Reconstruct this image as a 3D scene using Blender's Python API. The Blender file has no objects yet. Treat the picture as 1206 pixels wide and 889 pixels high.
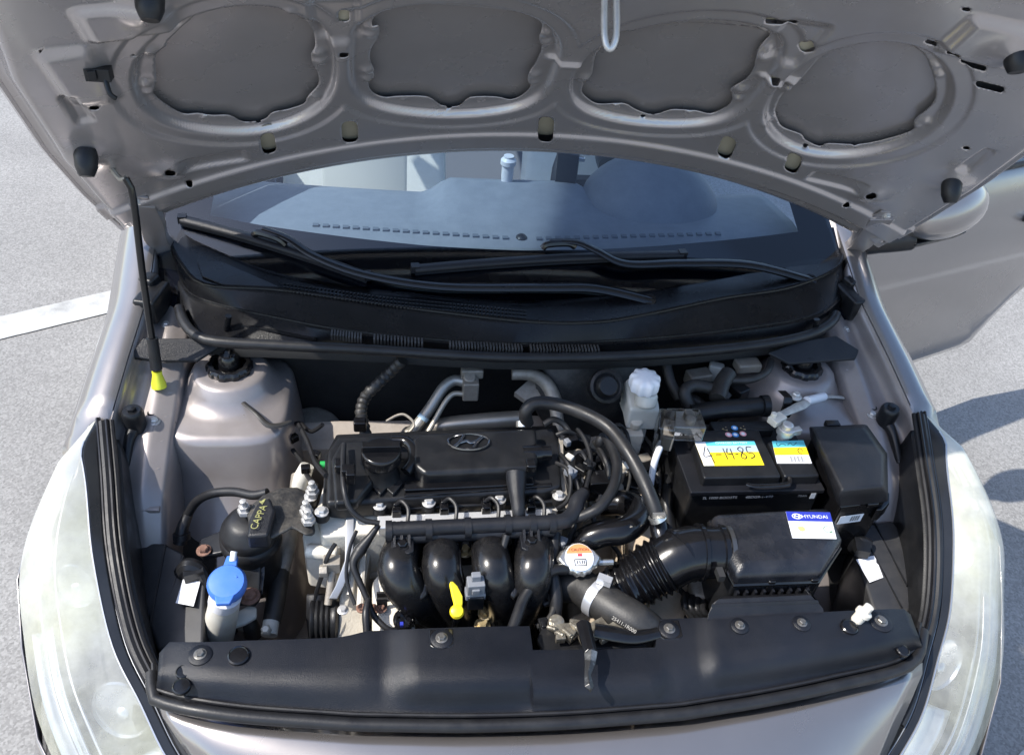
import bpy, bmesh, math, random
import numpy as np
from mathutils import Vector, Matrix
random.seed(7); RNG = np.random.default_rng(7)
sc = bpy.context.scene
COL = sc.collection

# ------------------------------------------------------------------ camera
W, H, F = 1206.0, 889.0, 969.5
CAM = Vector((-.25, -.243, 1.813))
yaw, pitch, roll = (math.radians(a) for a in (10.43, 39.45, 6.59))
fw = Vector((math.sin(yaw)*math.cos(pitch), math.cos(yaw)*math.cos(pitch), -math.sin(pitch)))
_r = fw.cross(Vector((0, 0, 1))).normalized(); _u = _r.cross(fw)
RT = _r*math.cos(roll) + _u*math.sin(roll); UP = -_r*math.sin(roll) + _u*math.cos(roll)
cd = bpy.data.cameras.new('camera'); cam = bpy.data.objects.new('camera', cd); COL.objects.link(cam)
cd.sensor_width = 36; cd.lens = F/W*36; cd.clip_start = .01; cd.clip_end = 1000
cam.matrix_world = Matrix(((RT.x, UP.x, -fw.x, CAM.x), (RT.y, UP.y, -fw.y, CAM.y), (RT.z, UP.z, -fw.z, CAM.z), (0, 0, 0, 1)))
sc.camera = cam

# ------------------------------------------------------------------ world and sun
SUN = Vector((-.62, -.10, .80)).normalized()
world = bpy.data.worlds.new('World'); sc.world = world; world.use_nodes = True
wn = world.node_tree.nodes; wl = world.node_tree.links
bg = wn['Background']; sky = wn.new('ShaderNodeTexSky'); sky.sky_type = 'NISHITA'; sky.sun_disc = False
sky.sun_elevation = math.asin(SUN.z); sky.sun_rotation = math.atan2(SUN.x, SUN.y)
sky.air_density = 1.0; sky.dust_density = 1.1; sky.ozone_density = 1.2
wl.new(sky.outputs[0], bg.inputs[0]); bg.inputs[1].default_value = .15
sd = bpy.data.lights.new('sun', 'SUN'); sd.energy = 3.0; sd.angle = math.radians(.55); sd.color = (1, .95, .87)
so = bpy.data.objects.new('sun', sd); COL.objects.link(so); so.rotation_euler = (-SUN).to_track_quat('-Z', 'Y').to_euler()
so.location = (-6, -4, 9)
sc.view_settings.view_transform = 'Standard'; sc.view_settings.look = 'None'
sc.view_settings.gamma = 1; sc.view_settings.exposure = 1.1
sc.render.engine = 'CYCLES'
sc.cycles.max_bounces = 10; sc.cycles.transparent_max_bounces = 16; sc.cycles.caustics_reflective = False; sc.cycles.caustics_refractive = False
sc.cycles.sample_clamp_indirect = 6

# ------------------------------------------------------------------ point helpers: a sight line met with a plane at a known height / depth
def ray(px, py): return fw + RT*((px-W/2)/F) + UP*((H/2-py)/F)
def P(px, py, z): d = ray(px, py); return CAM + d*((z-CAM.z)/d.z)
def PY(px, py, y): d = ray(px, py); return CAM + d*((y-CAM.y)/d.y)
def PS(px, py, fn, lo=.4, hi=3.5):
    """sight line met with the surface z = fn(x, y)"""
    d = ray(px, py)
    for _ in range(50):
        t = (lo+hi)/2; p = CAM + d*t
        if p.z > fn(p.x, p.y): lo = t
        else: hi = t
    return CAM + d*lo
def PL(l): return [P(*q) for q in l]
def lerp(a, b, t): return a + (b-a)*t
def sstep(a, b, x): t = min(1, max(0, (x-a)/(b-a))); return t*t*(3-2*t)
def interp(xs, ys, x): return float(np.interp(x, xs, ys))

# ------------------------------------------------------------------ materials
def M(name, col, col2=None, rough=.5, metal=0., ns=6., bump=0., bs=120., coat=0., rv=0., spec=.5, contrast=(.35, .7), dust=0., dustcol=(.35, .31, .26), aniso=None):
    m = bpy.data.materials.new(name); m.use_nodes = True
    nt = m.node_tree; n = nt.nodes; L = nt.links; b = n['Principled BSDF']
    tc = n.new('ShaderNodeTexCoord')
    b.inputs['Roughness'].default_value = rough; b.inputs['Metallic'].default_value = metal
    b.inputs['Specular IOR Level'].default_value = spec
    if coat: b.inputs['Coat Weight'].default_value = coat; b.inputs['Coat Roughness'].default_value = .08
    b.inputs['Base Color'].default_value = (*col, 1)
    csock = None
    if col2:
        t = n.new('ShaderNodeTexNoise'); t.inputs['Scale'].default_value = ns; t.inputs['Detail'].default_value = 7; t.inputs['Roughness'].default_value = .62
        L.new(tc.outputs['Object'], t.inputs['Vector'])
        cr = n.new('ShaderNodeValToRGB'); cr.color_ramp.elements[0].position = contrast[0]; cr.color_ramp.elements[1].position = contrast[1]
        cr.color_ramp.elements[0].color = (*col, 1); cr.color_ramp.elements[1].color = (*col2, 1)
        L.new(t.outputs['Fac'], cr.inputs[0]); csock = cr.outputs[0]
    if dust:
        t = n.new('ShaderNodeTexNoise'); t.inputs['Scale'].default_value = ns*2.3; t.inputs['Detail'].default_value = 9; t.inputs['Roughness'].default_value = .7
        L.new(tc.outputs['Object'], t.inputs['Vector'])
        mr = n.new('ShaderNodeMapRange'); mr.inputs[1].default_value = .45; mr.inputs[2].default_value = .8; mr.inputs[4].default_value = dust
        L.new(t.outputs['Fac'], mr.inputs[0])
        mx = n.new('ShaderNodeMix'); mx.data_type = 'RGBA'; L.new(mr.outputs[0], mx.inputs[0])
        if csock: L.new(csock, mx.inputs[6])
        else: mx.inputs[6].default_value = (*col, 1)
        mx.inputs[7].default_value = (*dustcol, 1); csock = mx.outputs[2]
    if csock: L.new(csock, b.inputs['Base Color'])
    if rv:
        t = n.new('ShaderNodeTexNoise'); t.inputs['Scale'].default_value = ns*1.7; t.inputs['Detail'].default_value = 6
        L.new(tc.outputs['Object'], t.inputs['Vector'])
        mr = n.new('ShaderNodeMapRange'); mr.inputs[1].default_value = .3; mr.inputs[2].default_value = .7
        mr.inputs[3].default_value = max(.03, rough-rv); mr.inputs[4].default_value = min(1, rough+rv)
        L.new(t.outputs['Fac'], mr.inputs[0]); L.new(mr.outputs[0], b.inputs['Roughness'])
    if bump:
        t = n.new('ShaderNodeTexNoise'); t.inputs['Scale'].default_value = bs; t.inputs['Detail'].default_value = 4
        L.new(tc.outputs['Object'], t.inputs['Vector'])
        bp = n.new('ShaderNodeBump'); bp.inputs['Strength'].default_value = bump; bp.inputs['Distance'].default_value = .002
        L.new(t.outputs['Fac'], bp.inputs['Height']); L.new(bp.outputs[0], b.inputs['Normal'])
    return m

paint = M('grey_brown_metallic_paint', (.235, .220, .216), (.26, .244, .240), rough=.30, metal=.7, coat=1., ns=3, rv=.05, bump=.05, bs=2500)
paint_in = M('inner_panel_paint', (.265, .238, .232), (.335, .305, .298), rough=.36, metal=.4, ns=7, rv=.09, dust=.3, dustcol=(.26, .22, .18), coat=.3)
paint_hood = M('hood_underside_paint', (.42, .388, .380), (.47, .436, .428), rough=.27, metal=.55, ns=5, rv=.06, coat=.5, dust=.12, dustcol=(.30, .27, .23))
paint_dirty = M('dusty_body_metal', (.30, .265, .235), (.42, .375, .33), rough=.6, metal=.15, ns=14, dust=.4, dustcol=(.22, .18, .14), bump=.2)
blk = M('black_plastic', (.006, .0065, .008), (.012, .0125, .014), rough=.38, spec=.4, ns=20, rv=.1, bump=.12, bs=500, dust=.07, dustcol=(.10, .09, .08))
blk_gloss = M('glossy_black_plastic', (.0035, .0035, .0045), (.008, .008, .009), rough=.20, spec=.5, ns=9, rv=.08, bump=.04, bs=200, dust=.05, dustcol=(.09, .08, .07))
blk_satin = M('satin_black_plastic', (.0075, .008, .0105), (.014, .015, .019), rough=.38, spec=.35, ns=10, rv=.10, bump=.35, bs=900, dust=.09, dustcol=(.10, .09, .08))
blk_cover = M('radiator_cover_plastic', (.0055, .0065, .0095), (.010, .0115, .0165), rough=.36, spec=.32, ns=5, rv=.09, bump=.30, bs=1100, dust=.10, dustcol=(.07, .065, .06))
blk_cowl = M('cowl_plastic', (.0035, .004, .005), (.009, .009, .0105), rough=.26, spec=.26, ns=8, rv=.12, bump=.2, bs=500, dust=.12, dustcol=(.04, .037, .034))
blk_deep = M('dark_cavity_black', (.006, .006, .007), (.012, .011, .010), rough=.75, ns=12)
rubber = M('black_rubber', (.009, .009, .0105), (.018, .018, .019), rough=.45, spec=.4, ns=25, rv=.1, bump=.1, bs=300)
rubber_dusty = M('dusty_rubber_hose', (.013, .013, .014), (.034, .032, .029), rough=.5, ns=16, bump=.15, bs=300, dust=.28, dustcol=(.10, .09, .075))
alu = M('cast_aluminium', (.66, .61, .52), (.78, .74, .66), rough=.5, metal=.12, ns=13, bump=.35, bs=260, dust=.3, dustcol=(.34, .27, .20))
alu_dirty = M('grimy_aluminium', (.30, .27, .23), (.46, .42, .36), rough=.55, metal=.45, ns=18, bump=.3, bs=240, dust=.5, dustcol=(.14, .11, .08))
steel = M('bright_steel', (.62, .61, .58), (.75, .74, .72), rough=.3, metal=.9, ns=20, rv=.1)
zinc = M('zinc_bolt', (.58, .57, .55), (.72, .71, .70), rough=.38, metal=.6, ns=60, dust=.3)
rust = M('rusty_bolt', (.16, .085, .06), (.28, .16, .12), rough=.75, metal=.3, ns=70, bump=.5, bs=400)
gold = M('yellow_zinc', (.55, .42, .22), (.7, .58, .36), rough=.4, metal=.6, ns=60)
white_pl = M('white_plastic', (.74, .74, .77), (.80, .80, .82), rough=.42, ns=12, dust=.10)
ivory_pl = M('ivory_tank_plastic', (.62, .60, .53), (.70, .69, .64), rough=.45, ns=14, dust=.3, dustcol=(.4, .34, .26))
blue_pl = M('blue_plastic', (.055, .17, .58), (.08, .21, .62), rough=.42, ns=20, rv=.05, dust=.08)
yellow_pl = M('yellow_plastic', (.82, .62, .015), (.85, .68, .03), rough=.38, ns=20)
lime_pl = M('lime_yellow_plastic', (.70, .72, .04), rough=.4)
grey_pl = M('grey_connector_plastic', (.17, .18, .20), (.22, .23, .25), rough=.45, ns=30)
sticker_w = M('white_sticker', (.80, .81, .84), (.74, .75, .78), rough=.5, ns=30)
sticker_b = M('blue_print', (.025, .04, .36), rough=.45)
sticker_y = M('yellow_print', (.88, .66, .02), rough=.5)
sticker_c = M('cyan_print', (.10, .50, .60), rough=.5)
sticker_g = M('pale_grey_print', (.50, .52, .55), rough=.5)
ink = M('black_ink', (.01, .01, .012), rough=.6)
ink_g = M('faint_grey_ink', (.20, .21, .23), rough=.6)
ink_green = M('green_ink', (.06, .20, .09), rough=.6)
red_p = M('red_print', (.62, .05, .07), rough=.5)
orange_p = M('orange_print', (.78, .27, .10), rough=.5)
pale_ink = M('light_grey_print', (.45, .46, .48), rough=.6)
yellow_paint = M('yellow_paint_mark', (.40, .39, .13), (.12, .12, .06), rough=.7, ns=160)
chrome = M('chrome', (.80, .80, .80), rough=.10, metal=1.)
silver = M('satin_silver', (.60, .61, .63), rough=.28, metal=.8)
dash_m = M('dashboard_vinyl', (.20, .22, .25), (.24, .26, .29), rough=.6, ns=30, bump=.3, bs=400)
seat_m = M('cream_seat_fabric', (.74, .74, .68), (.79, .79, .73), rough=.9, ns=40, bump=.4, bs=500)
seat_d = M('dark_seat_fabric', (.10, .11, .13), rough=.9)
tyre_m = M('tyre_rubber', (.02, .02, .02), (.03, .03, .03), rough=.8, ns=30)
red_lead = M('red_lead', (.45, .03, .04), rough=.4)

def glass_mat(name, tint, ior=1.5, extra=.0):
    m = bpy.data.materials.new(name); m.use_nodes = True; nt = m.node_tree; n = nt.nodes; L = nt.links
    n.remove(n['Principled BSDF']); out = n['Material Output']
    tr = n.new('ShaderNodeBsdfTransparent'); tr.inputs[0].default_value = (*tint, 1)
    gl = n.new('ShaderNodeBsdfGlossy'); gl.inputs['Roughness'].default_value = .015
    fr = n.new('ShaderNodeFresnel'); fr.inputs[0].default_value = ior
    mx = n.new('ShaderNodeMixShader')
    ad = n.new('ShaderNodeMath'); ad.operation = 'ADD'; ad.use_clamp = True; ad.inputs[1].default_value = extra
    L.new(fr.outputs[0], ad.inputs[0]); L.new(ad.outputs[0], mx.inputs[0])
    L.new(tr.outputs[0], mx.inputs[1]); L.new(gl.outputs[0], mx.inputs[2]); L.new(mx.outputs[0], out.inputs[0])
    return m
glass = glass_mat('windscreen_glass', (.74, .86, .96), 1.5, .025)
clear_pl = glass_mat('clear_plastic', (.93, .94, .95), 1.5, .06)
frit = M('black_frit_glass', (.003, .004, .008), rough=.05, spec=.35)

def lens_mat():
    m = bpy.data.materials.new('hazed_headlight_lens'); m.use_nodes = True; nt = m.node_tree; n = nt.nodes; L = nt.links
    b = n['Principled BSDF']; out = n['Material Output']
    tc = n.new('ShaderNodeTexCoord')
    t = n.new('ShaderNodeTexNoise'); t.inputs['Scale'].default_value = 4; t.inputs['Detail'].default_value = 5; t.inputs['Roughness'].default_value = .65
    L.new(tc.outputs['Object'], t.inputs['Vector'])
    cr = n.new('ShaderNodeValToRGB'); cr.color_ramp.elements[0].position = .35; cr.color_ramp.elements[1].position = .7
    cr.color_ramp.elements[0].color = (.62, .63, .60, 1); cr.color_ramp.elements[1].color = (.60, .60, .44, 1)
    L.new(t.outputs['Fac'], cr.inputs[0]); L.new(cr.outputs[0], b.inputs['Base Color'])
    b.inputs['Roughness'].default_value = .16
    t2 = n.new('ShaderNodeTexNoise'); t2.inputs['Scale'].default_value = 5.; t2.inputs['Detail'].default_value = 9; t2.inputs['Roughness'].default_value = .66
    L.new(tc.outputs['Object'], t2.inputs['Vector'])
    sx = n.new('ShaderNodeSeparateXYZ'); L.new(tc.outputs['Object'], sx.inputs[0])
    g1 = n.new('ShaderNodeMapRange'); g1.inputs[1].default_value = -.16; g1.inputs[2].default_value = .10; g1.inputs[3].default_value = .10; g1.inputs[4].default_value = .46
    L.new(sx.outputs['Y'], g1.inputs[0])
    g2 = n.new('ShaderNodeMapRange'); g2.inputs[1].default_value = .38; g2.inputs[2].default_value = .64; g2.inputs[3].default_value = .12; g2.inputs[4].default_value = .44
    L.new(t2.outputs['Fac'], g2.inputs[0])
    mr = n.new('ShaderNodeMath'); mr.operation = 'ADD'; mr.use_clamp = True; L.new(g1.outputs[0], mr.inputs[0]); L.new(g2.outputs[0], mr.inputs[1])
    tr = n.new('ShaderNodeBsdfTransparent'); tr.inputs[0].default_value = (.95, .96, .96, 1)
    mx = n.new('ShaderNodeMixShader'); L.new(mr.outputs[0], mx.inputs[0]); L.new(tr.outputs[0], mx.inputs[1]); L.new(b.outputs[0], mx.inputs[2])
    L.new(mx.outputs[0], out.inputs[0]); return m
lens_m = lens_mat()

def asphalt_mat():
    m = bpy.data.materials.new('asphalt'); m.use_nodes = True; nt = m.node_tree; n = nt.nodes; L = nt.links; b = n['Principled BSDF']
    tc = n.new('ShaderNodeTexCoord')
    v = n.new('ShaderNodeTexVoronoi'); v.inputs['Scale'].default_value = 190; L.new(tc.outputs['Object'], v.inputs['Vector'])
    t = n.new('ShaderNodeTexNoise'); t.inputs['Scale'].default_value = 1.6; t.inputs['Detail'].default_value = 8; L.new(tc.outputs['Object'], t.inputs['Vector'])
    t3 = n.new('ShaderNodeTexNoise'); t3.inputs['Scale'].default_value = 90; t3.inputs['Detail'].default_value = 5; L.new(tc.outputs['Object'], t3.inputs['Vector'])
    cr = n.new('ShaderNodeValToRGB'); e = cr.color_ramp.elements; e[0].position = .1; e[0].color = (.195, .19, .182, 1); e[1].position = .9; e[1].color = (.325, .318, .305, 1)
    L.new(v.outputs['Color'], cr.inputs[0])
    mr = n.new('ShaderNodeMapRange'); mr.inputs[1].default_value = .3; mr.inputs[2].default_value = .75; mr.inputs[3].default_value = .80; mr.inputs[4].default_value = 1.12
    L.new(t.outputs['Fac'], mr.inputs[0])
    mx = n.new('ShaderNodeMix'); mx.data_type = 'RGBA'; mx.blend_type = 'MULTIPLY'; mx.inputs[0].default_value = 1
    L.new(cr.outputs[0], mx.inputs[6]); L.new(mr.outputs[0], mx.inputs[7]); L.new(mx.outputs[2], b.inputs['Base Color'])
    b.inputs['Roughness'].default_value = .9
    bp = n.new('ShaderNodeBump'); bp.inputs['Strength'].default_value = .35; bp.inputs['Distance'].default_value = .003
    L.new(t3.outputs['Fac'], bp.inputs['Height']); L.new(bp.outputs[0], b.inputs['Normal'])
    return m
asphalt = asphalt_mat()
line_m = M('worn_white_road_paint', (.47, .47, .455), (.30, .30, .29), rough=.85, ns=9, bump=.5, bs=120, contrast=(.48, .72))

# ------------------------------------------------------------------ geometry builders: each returns (verts, faces)
def tube(pts, r, n=12, sm=6, flat=None, ribs=None):
    """round tube along a smooth path; r number or list per point; ribs = (count, depth) for corrugation"""
    pts = [Vector(p) for p in pts]; rs = r if isinstance(r, (list, tuple)) else [r]*len(pts)
    q = []; qr = []
    if sm > 1 and len(pts) > 2:
        for i in range(len(pts)-1):
            a = pts[max(0, i-1)]; b = pts[i]; c = pts[i+1]; d = pts[min(len(pts)-1, i+2)]
            for k in range(sm):
                t = k/sm
                q.append(.5*((2*b)+(c-a)*t+(2*a-5*b+4*c-d)*t*t+(3*b-a-3*c+d)*t**3)); qr.append(lerp(rs[i], rs[i+1], t))
        q.append(pts[-1]); qr.append(rs[-1])
    else: q, qr = pts, list(rs)
    V = []; Fc = []; prev = None
    for i, p in enumerate(q):
        t = (q[min(i+1, len(q)-1)] - q[max(i-1, 0)]).normalized()
        if prev is None:
            x = t.cross(Vector((0, 0, 1)))
            if x.length < .1: x = t.cross(Vector((0, 1, 0)))
            x.normalize()
        else: x = (prev - t*prev.dot(t)).normalized()
        prev = x; y = t.cross(x)
        rr = qr[i]
        if ribs: rr += ribs[1]*math.sin(2*math.pi*ribs[0]*i/(len(q)-1))
        for k in range(n):
            a = 2*math.pi*k/n
            V.append(p + x*math.cos(a)*rr + y*math.sin(a)*rr*(flat or 1))
    for i in range(len(q)-1):
        for k in range(n):
            k2 = (k+1) % n; Fc.append((i*n+k, i*n+k2, (i+1)*n+k2, (i+1)*n+k))
    Fc.append(tuple(range(n-1, -1, -1))); Fc.append(tuple((len(q)-1)*n+k for k in range(n)))
    return V, Fc
def lathe(prof, o, axis=(0, 0, 1), n=28):
    """prof: (radius, distance along axis) from the far end to the near end"""
    o = Vector(o); a = Vector(axis).normalized(); x = a.cross(Vector((0, 1, 0)))
    if x.length < .1: x = a.cross(Vector((1, 0, 0)))
    x.normalize(); y = a.cross(x); V = []; Fc = []
    for r, h in prof:
        for k in range(n):
            t = 2*math.pi*k/n; V.append(o + a*h + (x*math.cos(t)+y*math.sin(t))*max(r, 1e-5))
    for i in range(len(prof)-1):
        for k in range(n):
            k2 = (k+1) % n; Fc.append((i*n+k, i*n+k2, (i+1)*n+k2, (i+1)*n+k))
    Fc.append(tuple(range(n-1, -1, -1))); Fc.append(tuple((len(prof)-1)*n+k for k in range(n)))
    return V, Fc
def prism(top, depth):
    """top: outline points; depth: Vector or drop in z"""
    d = Vector((0, 0, -depth)) if not isinstance(depth, Vector) else depth
    top = [Vector(p) for p in top]; n = len(top)
    V = top + [p+d for p in top]; Fc = [tuple(range(n)), tuple(range(2*n-1, n-1, -1))]
    for k in range(n): k2 = (k+1) % n; Fc.append((k, n+k, n+k2, k2))
    return V, Fc
def loft(rings, cap0=True, cap1=True, closed=True):
    n = len(rings[0]); V = [Vector(p) for r in rings for p in r]; Fc = []
    for i in range(len(rings)-1):
        for k in range(n if closed else n-1):
            k2 = (k+1) % n; Fc.append((i*n+k, i*n+k2, (i+1)*n+k2, (i+1)*n+k))
    if closed and cap0: Fc.append(tuple(range(n-1, -1, -1)))
    if closed and cap1: Fc.append(tuple((len(rings)-1)*n+k for k in range(n)))
    return V, Fc
def sheet(rows): return loft(rows, closed=False)
def box(c, s, rz=0., tilt=None):
    c = Vector(c); m = Matrix.Rotation(rz, 3, 'Z')
    if tilt: m = m @ Matrix.Rotation(tilt, 3, 'X')
    V = [c + m @ Vector((x*s[0]/2, y*s[1]/2, z*s[2]/2)) for x, y, z in ((-1,-1,-1),(1,-1,-1),(1,1,-1),(-1,1,-1),(-1,-1,1),(1,-1,1),(1,1,1),(-1,1,1))]
    return V, [(3,2,1,0),(4,5,6,7),(0,1,5,4),(1,2,6,5),(2,3,7,6),(3,0,4,7)]
def join(*gs):
    V = []; Fc = []
    for v, f in gs:
        o = len(V); V += list(v); Fc += [tuple(i+o for i in q) for q in f]
    return V, Fc
def curve(pts, n):
    """n points along a smooth path"""
    pts = [Vector(p) for p in pts]; q = []
    for i in range(len(pts)-1):
        a = pts[max(0, i-1)]; b = pts[i]; c = pts[i+1]; d = pts[min(len(pts)-1, i+2)]
        for k in range(12):
            t = k/12; q.append(.5*((2*b)+(c-a)*t+(2*a-5*b+4*c-d)*t*t+(3*b-a-3*c+d)*t**3))
    q.append(pts[-1])
    s = [0.]
    for i in range(1, len(q)): s.append(s[-1]+(q[i]-q[i-1]).length)
    out = []
    for k in range(n):
        t = s[-1]*k/(n-1); i = max(1, min(len(q)-1, int(np.searchsorted(s, t))))
        out.append(q[i-1].lerp(q[i], (t-s[i-1])/max(1e-9, s[i]-s[i-1])))
    return out

# ------------------------------------------------------------------ objects
WO = {}
def thing(name, label, cat, loc=(0, 0, 0), group=None):
    o = bpy.data.objects.new(name, None); COL.objects.link(o); o.location = loc; o.empty_display_size = .05
    o['label'] = label; o['category'] = cat
    if group: o['group'] = group
    WO[o] = Vector(loc); return o
def part(name, geo, mat, parent=None, bevel=0., smooth=True, angle=40, solid=0., sub=0, label=None, kind=None, seg=2):
    V, Fc = geo
    V = [Vector(v) for v in V]
    lo = Vector((min(v.x for v in V), min(v.y for v in V), min(v.z for v in V))); hi = Vector((max(v.x for v in V), max(v.y for v in V), max(v.z for v in V)))
    c = (lo+hi)/2; c.z = lo.z
    me = bpy.data.meshes.new(name); me.from_pydata([v-c for v in V], [], Fc); me.update()
    bm = bmesh.new(); bm.from_mesh(me); bmesh.ops.remove_doubles(bm, verts=bm.verts, dist=1e-6); bmesh.ops.recalc_face_normals(bm, faces=bm.faces); bm.to_mesh(me); bm.free()
    me.materials.append(mat)
    o = bpy.data.objects.new(name, me); COL.objects.link(o)
    WO[o] = c
    if parent: o.parent = parent; o.location = c - WO[parent]
    else: o.location = c
    if smooth:
        me.polygons.foreach_set('use_smooth', [True]*len(me.polygons))
        if angle < 180 and not bevel: me.set_sharp_from_angle(angle=math.radians(angle))
    if solid:
        md = o.modifiers.new('solid', 'SOLIDIFY'); md.thickness = solid; md.offset = 0
    if bevel:
        md = o.modifiers.new('bevel', 'BEVEL'); md.width = bevel; md.segments = seg; md.limit_method = 'ANGLE'; md.angle_limit = math.radians(32); md.use_clamp_overlap = True
        wn_ = o.modifiers.new('normals', 'WEIGHTED_NORMAL'); wn_.keep_sharp = False
    if sub:
        md = o.modifiers.new('sub', 'SUBSURF'); md.levels = sub; md.render_levels = sub
    if label: o['label'] = label
    if kind: o['kind'] = kind
    return o
def solo(name, geo, mat, label, cat, group=None, **kw):
    o = part(name, geo, mat, **kw); o['label'] = label; o['category'] = cat
    if group: o['group'] = group
    return o
def text(name, s, size, o, xd, yd, mat, parent, lift=.0006, align='CENTER'):
    """flat lettering laid on a face: o origin, xd reading direction, yd up direction of the letters"""
    cu = bpy.data.curves.new(name, 'FONT'); cu.body = s; cu.size = size; cu.align_x = align; cu.align_y = 'CENTER'; cu.resolution_u = 3
    t = bpy.data.objects.new(name, cu); COL.objects.link(t)
    bpy.context.view_layer.update()
    me = bpy.data.meshes.new_from_object(t); bpy.data.objects.remove(t); bpy.data.curves.remove(cu)
    xd = Vector(xd).normalized(); yd = Vector(yd); yd = (yd - xd*yd.dot(xd)).normalized(); nd = xd.cross(yd); o = Vector(o)
    V = [o + xd*v.co.x + yd*v.co.y + nd*lift for v in me.vertices]; Fc = [tuple(p.vertices) for p in me.polygons]
    bpy.data.meshes.remove(me)
    return part(name, (V, Fc), mat, parent, smooth=False)
def patch(name, q, mat, parent, lift=.0005, th=.0004, label=None):
    """thin printed sheet on a face, q = four corners counter-clockwise seen from outside"""
    q = [Vector(p) for p in q]; n = (q[1]-q[0]).cross(q[3]-q[0]).normalized()
    return part(name, prism([p+n*(lift+th) for p in q], -n*th), mat, parent, smooth=False, label=label)
def hexbolt(o, r, h, mat, parent, axis=(0, 0, 1), name='bolt', washer=True):
    o = Vector(o); a = Vector(axis).normalized()
    g = lathe([(r*.98, 0), (r*.98, h*.8), (r*.8, h)], o, a, 6)
    if washer: g = join(lathe([(r*1.45, -h*.15), (r*1.45, h*.12), (r*1.3, h*.2)], o, a, 18), g)
    return part(name, g, mat, parent, angle=30)

# ================================================================== SETTING
g = part('ground', ([(-60, -60, 0), (60, -60, 0), (60, 60, 0), (-60, 60, 0)], [(0, 1, 2, 3)]), asphalt, smooth=False); g['kind'] = 'structure'
def road_line(a, b, w, nm='parking_line'):
    a = Vector(a); b = Vector(b); d = (b-a).normalized(); n = Vector((-d.y, d.x, 0))*w/2
    k = int((b-a).length/.05)+2; l = []; r = []
    for i in range(k):
        p = a.lerp(b, i/(k-1)); l.append(p+n*(1+random.uniform(-.015, .015))+Vector((0, 0, .004))); r.append(p-n*(1+random.uniform(-.015, .015))+Vector((0, 0, .004)))
    o = part(nm, sheet([l, r]), line_m, smooth=False); o['kind'] = 'structure'
A0 = P(0, 387, 0); B0 = P(155, 350, 0); dl = (B0-A0).normalized()
road_line(A0-dl*4, B0+dl*1.0, .135)
A1 = P(1197, 889, 0); road_line(A1-dl*.02+Vector((.02, -.06, 0)), A1+dl*3.5+Vector((.02, -.06, 0)), .12)

# ================================================================== CAR
car = thing('car', 'grey brown metallic hatchback with its hood propped open and one door open', 'car', (0, 2.1, 0))

# ------------------------------------------------------------------ hood
TH = math.radians(53.05); HO = Vector((0, 1.15, 1.0)); HV = Vector((0, -math.cos(TH), math.sin(TH))); HN = Vector((0, -math.sin(TH), -math.cos(TH)))
def skin_w(u, v): return -.128*(1-(u/.76)**2)*(1-.40*v) + 1.1*np.maximum(0, v-.70)**2
def hwid(v): return np.interp(v, [0, .15, .3, .5, .65, .8, .92], [.745, .757, .760, .748, .715, .64, .52])
def h_vr(s): return .138*(1-s*s)
def h_vf(s): return .93-.20*s*s-.06*s**8
def hood_pt(u, v, w): return HO + Vector((u, 0, 0)) + HV*v + HN*w
def HP(px, py, off=.03):
    d = ray(px, py); w = 0.; u = v = 0
    for _ in range(40):
        o = HO + HN*w; t = (o-CAM).dot(HN)/d.dot(HN); p = CAM+d*t - o; u = p.x; v = p.dot(HV); w = .5*w + .5*(float(skin_w(u, v))+off)
    return u, v
def HPT(px, py, off=.03): u, v = HP(px, py, off); return hood_pt(u, v, float(skin_w(u, v))+off)
def zpoly(pts, ox, sc_=2.963): return [(ox+x/sc_, y/sc_) for x, y in pts]
OPEN = [
 zpoly([(590,150),(700,60),(850,15),(960,20),(1050,70),(1090,120),(1100,170),(1085,200),(1090,235),(1110,270),(1110,310),(1075,345),(1060,375),(1000,395),(950,405),(920,430),(850,438),(800,415),(740,415),(690,408),(640,410),(590,385),(535,340),(545,300),(540,250),(545,200),(580,175)], 0),
 zpoly([(105,95),(130,60),(220,28),(400,35),(600,52),(690,85),(700,110),(690,140),(700,180),(680,230),(655,265),(650,290),(660,315),(630,345),(590,360),(540,350),(450,352),(410,382),(350,380),(300,350),(200,348),(150,352),(110,335),(95,305),(115,275),(115,255),(100,220),(105,180),(130,140),(130,100)], 402),
 zpoly([(975,95),(940,150),(890,200),(875,270),(850,300),(840,330),(860,355),(900,375),(985,372),(1030,395),(1090,412),(1150,395)], 402) +
 zpoly([(0,395),(50,398),(100,408),(160,380),(175,350),(170,320),(220,290),(250,250),(255,220),(270,180),(305,150),(300,125),(260,110),(100,95),(0,92)], 804),
 zpoly([(330,420),(325,390),(350,340),(400,300),(430,270),(480,215),(550,175),(650,150),(750,150),(830,190),(860,230),(880,290),(885,350),(860,390),(810,430),(805,465),(720,495),(620,515),(510,512),(480,522),(430,500),(415,480),(350,455)], 804)]
def rrect(cx, cy, w, h, a, n=5, r=.35):
    o = []; a = math.radians(a); rr = min(w, h)*r
    for sx, sy, a0 in ((1, 1, 0), (-1, 1, 90), (-1, -1, 180), (1, -1, 270)):
        for k in range(n):
            t = math.radians(a0+90*k/(n-1)); x = sx*(w/2-rr)+rr*math.cos(t); y = sy*(h/2-rr)+rr*math.sin(t)
            o.append((cx+x*math.cos(a)-y*math.sin(a), cy+x*math.sin(a)+y*math.cos(a)))
    return o
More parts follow.
